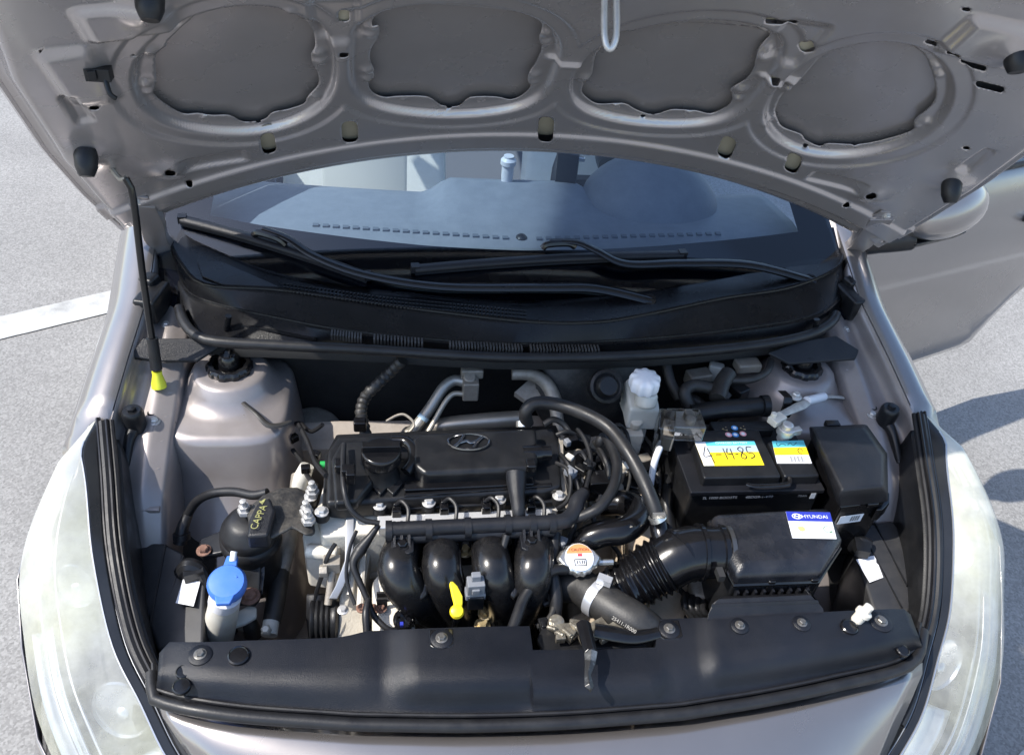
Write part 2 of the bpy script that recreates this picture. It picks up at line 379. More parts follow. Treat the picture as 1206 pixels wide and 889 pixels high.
SLOT = [rrect(316, 171, 17, 21, -15), rrect(412, 156, 19, 25, -4), rrect(643, 151, 18, 25, 6), rrect(856, 174, 18, 25, 22), rrect(934, 194, 17, 20, 28),
        rrect(405, 26, 13, 17, 0), rrect(951, 61, 18, 12, -22), rrect(921, 29, 38, 8, 2), rrect(405, 69, 11, 6, 0), rrect(914, 98, 10, 6, 0),
        rrect(1122, 60, 15, 6, 12), rrect(1147, 78, 30, 7, 15), rrect(1166, 103, 34, 8, 14), rrect(1097, 54, 14, 5, 15),
        rrect(201, 199, 13, 7, 8, r=.5), rrect(1025, 227, 13, 7, -15, r=.5), rrect(48, 61, 9, 3, 5, r=.5), rrect(158, 69, 8, 3, 12, r=.5), rrect(223, 215, 8, 4, 5, r=.5), rrect(996, 239, 8, 4, 0, r=.5),
        rrect(111, 128, 12, 5, 0, r=.5), rrect(529, 138, 6, 3, 0, r=.5), rrect(758, 148, 6, 3, 0, r=.5), rrect(950, 182, 6, 3, 0, r=.5), rrect(304, 156, 6, 3, 0, r=.5), rrect(1138, 175, 8, 4, 0, r=.5), rrect(1138, 12, 10, 5, 5, r=.5)]
def sdf(Q, poly):
    poly = np.array(poly); A = poly; B = np.roll(poly, -1, 0); d2 = np.full(len(Q), 9.); ins = np.zeros(len(Q), bool)
    for a, b in zip(A, B):
        e = b-a; w_ = Q-a; t = np.clip((w_@e)/(e@e+1e-12), 0, 1); q = w_-t[:, None]*e; d2 = np.minimum(d2, (q*q).sum(1))
        c1 = (a[1] > Q[:, 1]) != (b[1] > Q[:, 1])
        xs = a[0]+(Q[:, 1]-a[1])*(b[0]-a[0])/(b[1]-a[1]+1e-12); ins ^= c1 & (Q[:, 0] < xs)
    return np.where(ins, -1, 1)*np.sqrt(d2)
def smooth_closed(pl, n=3):
    pl = [np.array(p) for p in pl]; k = len(pl); o = []
    for i in range(k):
        a, b, c, d = pl[i-1], pl[i], pl[(i+1) % k], pl[(i+2) % k]
        for j in range(n):
            t = j/n; o.append(.5*((2*b)+(c-a)*t+(2*a-5*b+4*c-d)*t*t+(3*b-a-3*c+d)*t**3))
    return o
OPUV = [[HP(x, y, .018) for x, y in smooth_closed(p)] for p in OPEN]
SLUV = [[HP(x, y, .03) for x, y in p] for p in SLOT]
def np_ss(a, b, x): t = np.clip((x-a)/(b-a), 0, 1); return t*t*(3-2*t)
NU, NV = 420, 250
S, T = np.meshgrid(np.linspace(-1, 1, NU+1), np.linspace(0, 1, NV+1))
Vv = h_vr(S)+(h_vf(S)-h_vr(S))*T; Uu = S*hwid(Vv)
Q = np.stack([Uu.ravel(), Vv.ravel()], 1)
def lowpass(pl, n):
    a = np.array(pl)
    for _ in range(n): a = .25*np.roll(a, 1, 0)+.5*a+.25*np.roll(a, -1, 0)
    c = a.mean(0); return c+(a-c)*1.04
OPSM = [lowpass(p, 60) for p in OPUV]
def smooth_d(Q): return np.min([sdf(Q, p) for p in OPSM], 0)
def fields(Q):
    do = np.min([sdf(Q, p) for p in OPUV], 0)
    ds = np.full(len(Q), 9.)
    for p in SLUV:
        pa = np.array(p); c = pa.mean(0); near = ((Q-c)**2).sum(1) < .06**2
        if near.any(): ds[near] = np.minimum(ds[near], sdf(Q[near], pa))
    return do, ds
do, ds = fields(Q)
sF, tF = S.ravel(), T.ravel()
BUMPS = [(203,35,9,-1),(228,24,8,-1),(176,65,9,1),(172,103,10,1),(175,112,9,1),(376,67,9,1),(378,77,9,1),(373,118,10,1),(240,143,4,1),(340,12,9,1),(355,22,9,1),
 (438,36,9,1),(437,46,8,1),(433,88,9,1),(433,97,9,1),(475,122,4,1),(567,122,4,1),(643,44,10,1),(643,54,9,1),(629,93,10,1),(629,101,9,1),
 (688,97,10,1),(726,129,4,1),(904,65,10,1),(899,73,9,1),(873,110,10,1),(869,120,9,1),(899,42,8,1),(812,137,4,1),
 (934,101,9,1),(930,110,9,1),(905,143,10,1),(990,60,8,1),(1009,54,5,1),(1102,81,9,1),(1106,92,9,1),(1090,147,9,1),(1080,152,8,1),(1007,176,4,1)]
def offset(Q, do, s, t):
    u, v = Q[:, 0], Q[:, 1]
    de = np.minimum(np.minimum((1-np.abs(s))*.75, t*.8), (1-t)*.8)
    o = .005+.020*np_ss(.014, .034, de)
    o = o - .013*(1-np_ss(.022, .032, do)) + .004*np_ss(.052, .058, do)*np_ss(.0, .03, de)
    vr = .138*(1-(u/.745)**2)
    o = o + .007*np_ss(.058, .066, v-vr)*(1-np_ss(.108, .118, v-vr))*np_ss(.028, .045, do)
    o = o - .005*np_ss(.020, .026, v-vr)*(1-np_ss(.050, .056, v-vr))
    # front beam where the panel turns towards the hood's nose
    vf = .69+.06*(u/.6)**2-.55*np.maximum(0, np.abs(u)-.48)
    o = o + .016*np_ss(0, .02, v-vf)
    for x, y, r, sg in BUMPS:
        bu, bv = HP(x, y, .02); o = o + sg*.0045*np.exp(-(((u-bu)**2+(v-bv)**2)/(r*.0009)**2))
    # embossed boxes at the rear corners and side stampings
    for x, y, lu, lv, am in ((252, 190, .05, .018, -.007), (985, 215, .05, .018, -.007), (90, 130, .010, .035, -.007), (1150, 190, .010, .035, -.007), (150, 25, .05, .03, .009), (95, 92, .03, .06, .007), (1165, 50, .05, .04, .009), (395, 30, .03, .05, -.006), (935, 55, .03, .05, -.006), (665, 80, .028, .005, .006), (917, 103, .03, .005, .006)):
        bu, bv = HP(x, y, .03); o = o + am*(1-np_ss(.75, 1.15, np.abs(u-bu)/lu))*(1-np_ss(.75, 1.15, np.abs(v-bv)/lv))
    for x, y in ((105, 185), (1123, 215), (175, 5), (1190, 55), (201, 199), (1025, 227)):
        bu, bv = HP(x, y, .03); o = o + .010*np.exp(-(((u-bu)**2+(v-bv)**2)/.026**2))
    return o
hood = part('hood', sheet([[hood_pt(float(a), float(b), float(skin_w(a, b))) for a, b in zip(Uu[j, ::6], Vv[j, ::6])] for j in range(0, NV+1, 5)]), paint_hood, car, solid=.0015, angle=180)
# inner panel with real openings
hole = (np.minimum(do, ds) < 0).reshape(S.shape)
idx = np.arange(Q.shape[0]).reshape(S.shape)
dc = np.minimum(do, ds).reshape(S.shape); cen = (dc[:-1, :-1]+dc[1:, :-1]+dc[:-1, 1:]+dc[1:, 1:])/4
keep = cen > 0
Fq = np.stack([idx[:-1, :-1], idx[:-1, 1:], idx[1:, 1:], idx[1:, :-1]], -1)[keep]
cut = ~keep; near = np.zeros(S.shape, bool)
for a in (0, 1):
    for b in (0, 1): near[a:a+NV, b:b+NU] |= cut
kn = np.zeros(S.shape, bool)
for a in (0, 1):
    for b in (0, 1): kn[a:a+NV, b:b+NU] |= keep
edge = (near & kn).ravel()
Qe = Q[edge].copy()
for _ in range(4):
    h = 4e-4; f0 = np.minimum(*fields(Qe)); gx = (np.minimum(*fields(Qe+[h, 0]))-np.minimum(*fields(Qe-[h, 0])))/(2*h); gy = (np.minimum(*fields(Qe+[0, h]))-np.minimum(*fields(Qe-[0, h])))/(2*h)
    gl = np.maximum(np.sqrt(gx**2+gy**2), .4); st = np.clip(f0, -.004, .004)
    Qe = Qe - np.stack([gx, gy], 1)*(st/gl**2)[:, None]
Q2 = Q.copy(); Q2[edge] = Qe
do2, _ = fields(Q2)
off = offset(Q2, smooth_d(Q2), sF, tF)
ww = skin_w(Q2[:, 0], Q2[:, 1])+off
used = np.unique(Fq); remap = -np.ones(len(Q2), int); remap[used] = np.arange(len(used))
VV = [hood_pt(float(Q2[i, 0]), float(Q2[i, 1]), float(ww[i])) for i in used]
part('inner_panel', (VV, [tuple(int(remap[i]) for i in q) for q in Fq]), paint_hood, hood, solid=.0011, angle=180)
olive = M('olive_slot_fill', (.40, .37, .28), (.46, .42, .33), rough=.6, ns=20)
for sl_ in SLUV[:14]:  # added plates: olive tone stands in for bounce light on the skin behind
    a_ = np.array(sl_); c_ = a_.mean(0); a_ = c_+(a_-c_)*1.35
    part('added_slot_plate', ([hood_pt(float(u), float(v), float(skin_w(u, v))+.016) for u, v in a_], [tuple(range(len(a_)))]), olive, hood, smooth=False)
edge_l = [hood_pt(float(-hwid(v)), float(v), float(skin_w(-hwid(v), v))) for v in np.linspace(0, .72, 24)]
edge_r = [Vector((-p.x, p.y, p.z)) for p in edge_l]
for e in (edge_l, edge_r): part('hem', tube(e, .0065, 8, 1), paint_hood, hood)
rear_e = [hood_pt(float(s*hwid(h_vr(s))), float(h_vr(s)), float(skin_w(s*.745, h_vr(s)))) for s in np.linspace(-1, 1, 40)]
part('hem', tube(rear_e, .005, 8, 1), paint_hood, hood)
fr_e = [hood_pt(float(s*hwid(h_vf(s))), float(h_vf(s)), float(skin_w(s*hwid(h_vf(s)), h_vf(s)))) for s in np.linspace(-1, 1, 40)]
part('hem', tube(fr_e, .007, 8, 1), paint_hood, hood)
sealer = M('seam_sealer', (.40, .375, .37), (.34, .32, .315), rough=.5, ns=60, bump=.4, bs=300)
for sg_ in (-1, 1): part('sealer_bead', tube([hood_pt(float(sg_*.972*hwid(v)), float(v), float(skin_w(sg_*.972*hwid(v), v))+.0085) for v in np.linspace(.03, .70, 40)], .0035, 6, 1), sealer, hood)
# rubber buffers, striker, wiring clip, hinges
for px, py, L_ in ((101, 180, .034), (1121, 215, .034), (176, -8, .030), (1199, 58, .030)):
    b = HPT(px, py, .034); part('rubber_buffer', lathe([(.014, -.006), (.0165, .004), (.0155, L_*.6), (.0125, L_*.85), (.010, L_)], b, HN*1.0+Vector((0, .0, -.6)), 18), rubber, hood, angle=50)
sb_ = HPT(712, -6, .03); t1 = HPT(722, -6, .03)
part('striker', tube([sb_, sb_+HN*.045+Vector((0, .004, -.012)), sb_+HN*.058+Vector((.007, .006, -.018)), t1+HN*.045+Vector((.004, .004, -.012)), t1+Vector((.004, 0, 0))], .0045, 10, 5), zinc, hood)
c0 = HPT(117, 80, .03)
part('wiring_clip', join(box(c0+HN*.008, (.03, .018, .016)), tube([c0+HN*.014+Vector((.008, 0, 0)), c0+HN*.02+Vector((.012, -.004, -.012)), c0+HN*.016+Vector((.018, -.006, -.022))], .0035, 8), box(c0+HN*.014+Vector((-.008, 0, .005)), (.01, .02, .012), .4)), blk, hood, bevel=.002)
for s, a, b in ((-1, (168, 238), (193, 292)), (1, (1038, 254), (1001, 296))):
    p0 = HPT(*a, .028); p3 = P(b[0], b[1], .945); pts = curve([p0, p0.lerp(p3, .35)+Vector((s*-.004, -.006, -.002)), p0.lerp(p3, .7)+Vector((s*.004, .0, -.004)), p3, p3+Vector((0, -.01, -.06))], 14)
    wd = Vector((s*.018, -.009, .006)); hi = Vector((0, .008, .005))
    part('hinge', loft([[p-wd-hi, p+wd-hi, p+wd*1.0+hi, p+wd*.5+hi*.2, p-wd*.5+hi*.2, p-wd+hi] for p in pts]), paint_in, car, bevel=.0012)
    q0 = p0; part('hinge_plate', prism([q0+Vector((s*x*.9, 0, 0))+HV*y+HN*.003 for x, y in ((-.022, -.018), (.03, -.022), (.045, 0), (.03, .028), (-.016, .022))], -HN*.004), paint_in, hood, bevel=.001)
    for dx, dy in ((.006, .008), (.026, -.004)): hexbolt(q0+Vector((s*dx, 0, 0))+HV*dy+HN*.003, .0065, .006, zinc, hood, HN)

# ------------------------------------------------------------------ fenders, inner rails, strut towers
def zf(y): return interp([.30, .55, .80, .92, 1.06, 1.25], [.62, .74, .85, .89, .93, .985], y)
for s in (-1, 1):
    rows = []
    for y in np.linspace(.60, 1.42, 34):
        z = zf(y); xc = interp([.55, .8, 1.06, 1.42], [.748, .742, .722, .745], y); xi = xc-.028
        arch = .33*math.sqrt(max(0, 1-((y-.83)/.335)**2)) if abs(y-.83) < .335 else 0
        zb = max(.20, .31+arch) if arch else .20
        zz = [z-.03, z-.004, z, z-.002, z-.02, z-.055, z-.11, lerp(z-.11, zb, .4), lerp(z-.11, zb, .8), zb]
        xx = [xi, xi, xi+.006, xc+.004, xc+.030, xc+.052, xc+.070, .825, .832, .825]
        if y < .80:
            k = (0.80-y)/.2; zz = [min(q, z-.03-.24*k) if i < 7 else q for i, q in enumerate(zz)]; zz = [max(q, zb) for q in zz]
        rows.append([(s*x, y, q) for x, q in zip(xx, zz)])
    part('fender', sheet(rows), paint, car, solid=.002, angle=50)
    rows = []
    for y in np.linspace(.46, 1.16, 40):
        z = zf(y); d = sstep(.72, .60, y)*.10
        xc = interp([.55, .8, 1.06, 1.42], [.748, .742, .722, .745], y)-.030
        zr = z-.050-d
        rows.append([(s*x, y, q) for x, q in ((xc, z-.006-d*.8), (xc-.002, zr+.02), (xc-.006, zr+.003), (xc-.014, zr), (.672, zr+.001), (.664, zr+.006), (.652, zr+.006), (.645, zr), (.632, zr-.002), (.626, zr-.008), (.622, zr-.06), (.615, .60), (.60, .45), (.56, .36))])
    part('inner_fender_rail', sheet(rows), paint_in, car, solid=.0015, angle=180)
    cx, cy = s*.545, .945
    def ring(z, a, b, ox=0, oy=0, e=2., n=56):
        o = []
        for k in range(n):
            t = 2*math.pi*k/n; c_, s_ = math.cos(t), math.sin(t)
            o.append((cx+ox+a*math.copysign(abs(c_)**(2/e), c_), cy+oy+b*math.copysign(abs(s_)**(2/e), s_), z))
        return o
    i = -s  # inboard direction
    rg = [ring(.842, .048, .048), ring(.843, .060, .060), ring(.838, .066, .066), ring(.822, .074, .074), ring(.808, .084, .084), ring(.800, .096, .098, 0, -.004, 2.4), ring(.797, .099, .108, 0, -.018, 3.5), ring(.794, .103, .114, 0, -.022, 4), ring(.782, .108, .119, 0, -.023, 4),
          ring(.72, .112, .126, i*.004, -.026, 3.6), ring(.655, .118, .148, i*.006, -.042, 3.2), ring(.61, .124, .185, i*.008, -.070, 3), ring(.57, .13, .225, i*.01, -.10, 3), ring(.50, .135, .25, i*.012, -.12, 3), ring(.36, .14, .26, i*.014, -.12, 3)]
    tw = part('strut_tower', loft(rg, cap1=False), paint_in, car, angle=48)
    c = Vector((cx, cy, .842))
    teeth = []
    for k in range(80):
        t = 2*math.pi*k/80; r = .0385+(.0022 if k % 8 < 4 else 0); teeth.append((cx+r*math.cos(t), cy+r*math.sin(t)))
    part('strut_cap', join(loft([[(x, y, .838) for x, y in teeth], [(x, y, .850) for x, y in teeth], [(lerp(cx, x, .9), lerp(cy, y, .9), .855) for x, y in teeth], [(lerp(cx, x, .72), lerp(cy, y, .72), .855) for x, y in teeth], [(lerp(cx, x, .64), lerp(cy, y, .64), .846) for x, y in teeth]]),
         lathe([(.019, .842), (.0175, .866), (.013, .873), (.004, .874)], (cx, cy, 0)), box((cx, cy, .868), (.009, .026, .018))), blk_gloss, tw, angle=35)
    for dx, dy, r in ((-.055, -.085, .0045), (.0, -.095, .003), (.06, -.05, .0035)):
        part('plug', lathe([(r*1.3, 0), (r*1.3, .001), (r, .0018), (r*.4, .0010)], (cx+dx, cy+dy, .7975), (0, 0, 1), 16), blk, tw)
    for y, x in ((.85, .662), (.98, .655)):
        part('plug', lathe([(.0075, 0), (.007, .0016), (.003, .001)], (s*x, y, zf(y)-.046), (0, 0, 1), 16), blk, car)
    hexbolt((s*.655, .835, zf(.835)-.047), .0065, .007, zinc, car)
    hexbolt((s*.665, 1.03, zf(1.03)-.047), .0060, .006, zinc, car)
    # adjustable stop beside the headlight's rear tip
    b = P(157, 490, .835) if s < 0 else P(1047, 486, .835)
    part('headlight_stop', join(lathe([(.017, -.028), (.018, .006), (.016, .012), (.0145, .014)], b, (0, 0, 1), 20), lathe([(.008, .014), (.0075, .019), (.003, .020)], b, (0, 0, 1), 6), tube([b+Vector((0, 0, -.02)), b+Vector((s*.006, -.03, -.03)), b+Vector((s*.008, -.075, -.06))], [.012, .009, .007], 10)), blk, car, angle=40)
    # black flap covering the hinge foot
    fl = PL([(152, 420, .875), (168, 398, .90), (250, 398, .895), (262, 405, .885), (232, 424, .875), (190, 425, .868)]) if s < 0 else PL([(905, 415, .885), (940, 402, .895), (985, 395, .90), (1012, 412, .885), (1008, 422, .872), (930, 428, .872)])
    part('hinge_flap', prism(fl, .006), blk_satin, car, bevel=.002)
    pm = P(1000, 350, .915) if s > 0 else P(182, 350, .915)
    part('fender_foam_block', join(box(pm+Vector((s*.004, 0, -.01)), (.04, .075, .05), s*.2), box(pm+Vector((s*.012, .03, .012)), (.03, .03, .03), s*.4)), blk, car, bevel=.006)

for bd in ([(187, 498, .785), (185, 525, .765), (186, 550, .745), (190, 580, .71), (191, 605, .67)], [(200, 498, .79), (198, 520, .765), (203, 548, .735)]): part('seam_bead', tube(PL(bd), .0030, 6, 6), paint_in, car)
for s in (-1, 1):
    for k in range(7): part('spot_weld', lathe([(.0045, 0), (.004, .0008), (.002, .0004)], (s*.640, .76+.045*k, zf(.76+.045*k)-.0515), (0, 0, 1), 10), paint_in, car)
part('rail_step', box((-.648, .70, zf(.70)-.06), (.036, .012, .008)), paint_in, car, bevel=.002)
part('bay_floor', prism([(-.60, .36, .30), (.60, .36, .30), (.60, 1.10, .30), (-.60, 1.10, .30)], .01), blk_deep, car, smooth=False)
part('firewall', sheet([[(x, 1.03-.04*(abs(x) < .2)*.0, z) for x in np.linspace(-.62, .62, 20)] for z in (.30, .55, .80, .89)]), M('firewall_insulation', (.012, .012, .012), (.028, .026, .024), rough=.85, ns=12, bump=.5, bs=60), car, solid=.004)
LG = ((322, 506), (360, 503), (400, 501), (450, 501), (500, 500), (560, 496), (620, 494), (680, 497), (740, 502))
part('firewall_ledge', sheet([[P(x, y, .70)+Vector((0, .006, .006)) for x, y in LG], [P(x, y, .70) for x, y in LG], [P(x, y, .70)+Vector((0, -.03, -.004)) for x, y in LG], [P(x, y, .70)+Vector((0, -.05, -.012)) for x, y in LG], [P(x, y, .70)+Vector((0, -.055, -.20)) for x, y in LG]]), paint_dirty, car, solid=.003)
# long body rails either side of the engine, dusty
for s in (-1, 1):
    part('frame_rail', loft([[(s*(.44-w), y, z) for w, z in ((0, .30), (0, .47), (.012, .485), (.07, .485), (.082, .47), (.082, .30))] for y in (.40, .60, .80, 1.03)]), paint_dirty, car, bevel=.004)
part('front_crossmember', loft([[(x, y, z) for y, z in ((.385, .25), (.385, .66), (.43, .68), (.445, .66), (.445, .25))] for x in (-.62, 0, .62)]), blk, car, bevel=.004)

# ------------------------------------------------------------------ radiator cover, hood seal, bumper
bx_ = [188, 200, 240, 395, 412, 432, 500, 560, 623, 627, 700, 772, 777, 860, 960, 1040, 1064, 1072]
by_ = [770, 757, 757, 752, 749, 744, 741, 739, 738, 766, 766, 763, 730, 727, 722, 718, 718, 724]
fx_ = [182, 215, 300, 420, 540, 660, 800, 900, 1000, 1060, 1091]
fy_ = [817, 829, 840, 848, 850, 847, 836, 820, 799, 782, 769]
xs = sorted(set([188, 194, 200, 206, 215, 225, 240, 260, 280, 300, 330, 360, 395, 403, 412, 422, 432, 445, 455, 465, 475, 485, 495, 505, 515, 525, 540, 560, 580, 600, 623, 627, 650, 680, 700, 730, 760, 772, 777, 790, 800, 808, 815, 822, 830, 838, 846, 860, 880, 900, 930, 960, 1000, 1030, 1050, 1064, 1072]))
def cover_z(x, t):
    st = sstep(462, 488, x)-sstep(560, 780, x)+sstep(818, 842, x)
    lift = .012*st*(1-sstep(.55, .9, t))
    base = .770-.030*sstep(.45, 1.05, t)
    side = -.012*(1-sstep(188, 240, x))-.012*sstep(1030, 1072, x)
    groove = -.004*math.exp(-((x-452)/9)**2)*(1-sstep(.6, .9, t)) - .004*math.exp(-((x-852)/9)**2)*(1-sstep(.6, .9, t))
    return base+lift+side+groove
rows = []
for t in (0, .03, .10, .2, .35, .5, .62, .7, .75, .8, .86, .92, 1.0):
    row = []
    for x in xs:
        yb = interp(bx_, by_, x); xf = lerp(x, interp([188, 540, 1072], [184, 540, 1090], x), t); yf = interp(fx_, fy_, xf)
        row.append(P(xf, lerp(yb, yf, t), cover_z(x, t)))
    rows.append(row)
back = [p+Vector((0, .004, -.02)) for p in rows[0]]
cover = part('radiator_cover', sheet([back]+rows), blk_cover, car, solid=.003, angle=50, label='black plastic radiator cover across the front of the engine bay')
front = rows[-1]
seal_pts = curve([front[0]+Vector((-.012, .03, .004))] + [front[k]+Vector((0, -.008, .004)) for k in range(0, len(front), 3)] + [front[-1]+Vector((.012, .035, .006))], 60)
part('hood_seal', join(tube(seal_pts, .0085, 12, 1), tube([p+Vector((0, .013, .003)) for p in seal_pts], .0030, 8, 1)), rubber, car)
dark_bolt = M('tarnished_bolt', (.10, .095, .09), (.26, .25, .23), rough=.4, metal=.7, ns=90)
def cover_pt(px, py): return P(px, py, .772)
for px, py, r in ((236, 771, .0075), (520, 752, .0075), (788, 741, .0075), (871, 737, .0065), (944, 734, .0065), (1037, 732, .0085)):
    c = P(px, py, cover_z(px, .25)+.002)
    pd = part('fixing_pad', lathe([(r*2.1, -.004), (r*2.1, .001), (r*1.7, .0025)], c, (0, 0, 1), 20), blk_cover, cover)
    hexbolt(c+Vector((0, 0, .0025)), r*.8, .005, dark_bolt, pd)
for px, py, r in ((281, 772, .0145), (1000, 738, .0130), (216, 791, .010), (214, 808, .012), (1063, 766, .010)):
    part('push_clip', lathe([(r, -.003), (r, .002), (r*.86, .0034), (r*.80, .0022), (r*.2, .0026)], P(px, py, cover_z(px, .3)+.003 if r > .0125 else .7635), (0, 0, 1), 24), blk_gloss, cover)
for px, py, w_, h_ in ((520, 753, .034, .030), (789, 743, .036, .032)):
    c = P(px, py, cover_z(px, .2)+.001); part('mount_tab', join(prism([c+Vector((a, b, .0015)) for a, b in ((-w_/2, h_*.55), (w_/2, h_*.55), (w_/2, -h_*.3), (w_*.35, -h_*.45), (-w_*.35, -h_*.45), (-w_/2, -h_*.3))], .003)), blk_gloss, cover, bevel=.0015)
c = P(1010, 729, .784); part('stop_bolt', join(lathe([(.009, -.004), (.009, .01), (.012, .012), (.012, .018), (.007, .02), (.007, .03)], c, (.35, .1, 1), 14)), alu, cover, label='corroded adjusting bolt on the cover')
# nose of the bumper in front of the seal
nose = []
for dy, dz in ((-.006, -.012), (-.022, -.010), (-.05, -.018), (-.10, -.045), (-.15, -.10), (-.18, -.20), (-.19, -.32), (-.17, -.45), (-.10, -.55)):
    kx = interp([0, .02, .07, .145, .19], [1, .985, .905, .79, .80], -dy)
    nose.append([Vector((p.x*kx, p.y+dy-.05*(1-(p.x/.6)**2)*min(1, -dy/.18), .73+dz+(p.z-.734)*.6-.035*(p.x/.6)**2*min(1, -dy/.1))) for p in front[::2]])
part('bumper', sheet(nose), paint, car, solid=.003, angle=180)
for s in (-1, 1):
    top = [(s*.36, .19, .57), (s*.46, .195, .55), (s*.58, .205, .535), (s*.68, .285, .565), (s*.755, .39, .62), (s*.795, .50, .68), (s*.812, .58, .735), (s*.815, .66, .75)]
    rows = []
    for k, (ox, oy, zz) in enumerate(((0, 0, None), (.012, -.012, .52), (.03, -.03, .45), (.045, -.04, .34), (.035, -.03, .20))):
        rows.append([(x+s*ox*min(1, i_/3), y+oy*min(1, i_/3)+.02*(k > 2)*(i_ < 2), z-.004 if zz is None else min(zz, z-.02)) for i_, (x, y, z) in enumerate(top)])
    part('bumper_corner', sheet(rows), paint, car, solid=.003, angle=60)

# ------------------------------------------------------------------ headlights
HI = [(.73, .811, .848), (.70, .70, .82), (.67, .58, .78), (.63, .47, .73), (.582, .395, .70), (.53, .32, .66), (.45, .25, .62)]
HOU = [(.745, .80, .84), (.79, .68, .80), (.80, .58, .76), (.786, .50, .70), (.75, .40, .64), (.68, .30, .58), (.58, .22, .55)]
for s in (-1, 1):
    A = curve([(s*a, b, c) for a, b, c in HI], 44); B = curve([(s*a, b, c) for a, b, c in HOU], 44)
    out = Vector((s*.55, -.35, .75)).normalized()
    def hl(k0, k1, bul, drop, nk=16, i0=0, i1=44):
        rows = []
        for i_ in range(i0, i1):
            e = min(1, i_/5.)*min(1, (43-i_)/5.+.2)
            rows.append([A[i_].lerp(B[i_], k0+(k1-k0)*j/(nk-1)) + out*(bul*math.sin(math.pi*(k0+(k1-k0)*j/(nk-1)))*e-drop*e) for j in range(nk)])
        return rows
    side = 'beside the strut tower with the yellow rod clip' if s < 0 else 'beside the fuse box'
    hd = part('headlight', sheet(hl(0, 1, -.035, .030)), M('headlight_housing_%d' % s, (.05, .05, .055), (.12, .12, .125), rough=.3, ns=30, metal=.3), car, solid=.003, label='hazed headlight '+side)
    def kk(i_): return min(.30, .016/max(.02, (B[i_]-A[i_]).length))
    def span(k0, k1, nk, dr=0.):
        rows = []
        for i_ in range(44):
            e = min(1, i_/5.)*min(1, (43-i_)/5.+.2); a0, a1 = k0(i_), k1(i_)
            rows.append([A[i_].lerp(B[i_], lerp(a0, a1, j/(nk-1))) + out*(.030*math.sin(math.pi*lerp(a0, a1, j/(nk-1)))*e-dr) for j in range(nk)])
        return rows
    part('lens', sheet(span(kk, lambda i_: 1., 16)), lens_m, hd, angle=180)
    part('dark_trim', sheet(span(lambda i_: .03, lambda i_: kk(i_)+.01, 6, .0006)), M('smoked_trim_%d' % s, (.012, .013, .015), (.025, .027, .03), rough=.16, ns=6), hd, solid=.002, angle=180)
    part('bright_line', tube([A[i_].lerp(B[i_], kk(i_))+out*(.030*math.sin(math.pi*kk(i_))+.001)*min(1, i_/5.) for i_ in range(3, 42)], .0016, 6, 1), silver, hd)
    for fr_, rr in ((.62, .0022), (.80, .0018)): part('moulded_line', tube([A[i_].lerp(B[i_], fr_)+out*-.002 for i_ in range(6, 40)], rr, 6, 1), silver, hd)
    # chrome reflector bowls and silver trim inside
    for i_, k, r in ((29, .42, .044), (17, .55, .034)):
        c = A[i_].lerp(B[i_], k)+out*-.018
        part('reflector', lathe([(r*.25, -.05), (r*.55, -.042), (r*.8, -.026), (r*.95, -.008), (r, -.004), (r*1.04, -.008)], c, Vector((s*.25, -.75, .35)), 32), silver, hd)
        part('bulb', lathe([(.012, -.045), (.014, -.02), (.011, -.008), (.004, -.004)], c, Vector((s*.25, -.55, .6)), 16), silver, hd)
    rows = []
    for i_ in range(20, 42):
        k = i_/42; rows.append([A[i_].lerp(B[i_], .72+.22*j/5) + out*(-.004-.012*math.sin(math.pi*j/5)) for j in range(6)])
    part('silver_trim', sheet(rows), silver, hd, solid=.003)
    rows = []
    for i_ in range(33, 44):
        rows.append([A[i_].lerp(B[i_], .12+.45*j/7) + out*(-.012-.01*math.sin(math.pi*j/7)) for j in range(8)])
    part('turn_signal', sheet(rows), silver, hd, solid=.003)
    rows = []
    for i_ in range(2, 44): rows.append([A[i_].lerp(B[i_], .02+.14*j/3) + out*(.002-.004*j) for j in range(4)])
    part('bezel', sheet(rows), silver if False else M('grey_bezel_%d' % s, (.30, .31, .32), rough=.3, metal=.5), hd, solid=.002)
    # rubber strips along the inner edge
    for q, (r, dx, dz, mt) in enumerate(((.0060, -.004, .006, rubber), (.0035, -.011, .009, blk_gloss), (.0045, -.017, .005, rubber), (.0030, .004, .009, blk_gloss))):
        part('edge_strip', tube([p+Vector((s*dx, .002*q, dz)) for p in A[1:38]], r, 8, 1), mt, hd)
    # inner black frame wall between the lamp and the bay
    part('lamp_frame', sheet([[p+Vector((s*-.018, 0, .004)) for p in A[3:36]], [p+Vector((s*-.025, .003, -.002)) for p in A[3:36]], [p+Vector((s*-.028, .006, -.05)) for p in A[3:36]], [p+Vector((s*-.028, .008, -.14)) for p in A[3:36]]]), blk, hd, solid=.003)

# black lamp rear boxes with white stickers
def rear_box(poly, z, depth, creases, stick, nm):
    top = [P(x, y, zz) for x, y, zz in poly]
    o = part('lamp_rear_cover', prism(top, depth), M('dusty_box_plastic', (.016, .017, .020), (.035, .035, .037), rough=.45, ns=12, rv=.1, dust=.2, dustcol=(.10, .09, .08)), car, bevel=.006, label=nm)
    for a, b in creases: part('rib', tube([P(*a)+Vector((0, 0, .001)), P(*b)+Vector((0, 0, .001))], .0018, 6, 1), blk, o)
    patch('sticker', [P(*q) for q in stick], sticker_w, o)
    return o
lb = rear_box([(150, 628, .70), (196, 640, .70), (216, 650, .70), (218, 672, .70), (243, 680, .70), (240, 760, .68), (185, 765, .67), (160, 690, .685)], 0, .16, [((195, 642, .70), (176, 742, .675)), ((216, 655, .70), (190, 735, .675))], [(207, 710, .698), (228, 714, .698), (236, 685, .7005), (216, 681, .7005)], 'black lamp rear cover with white sticker near the blue cap')
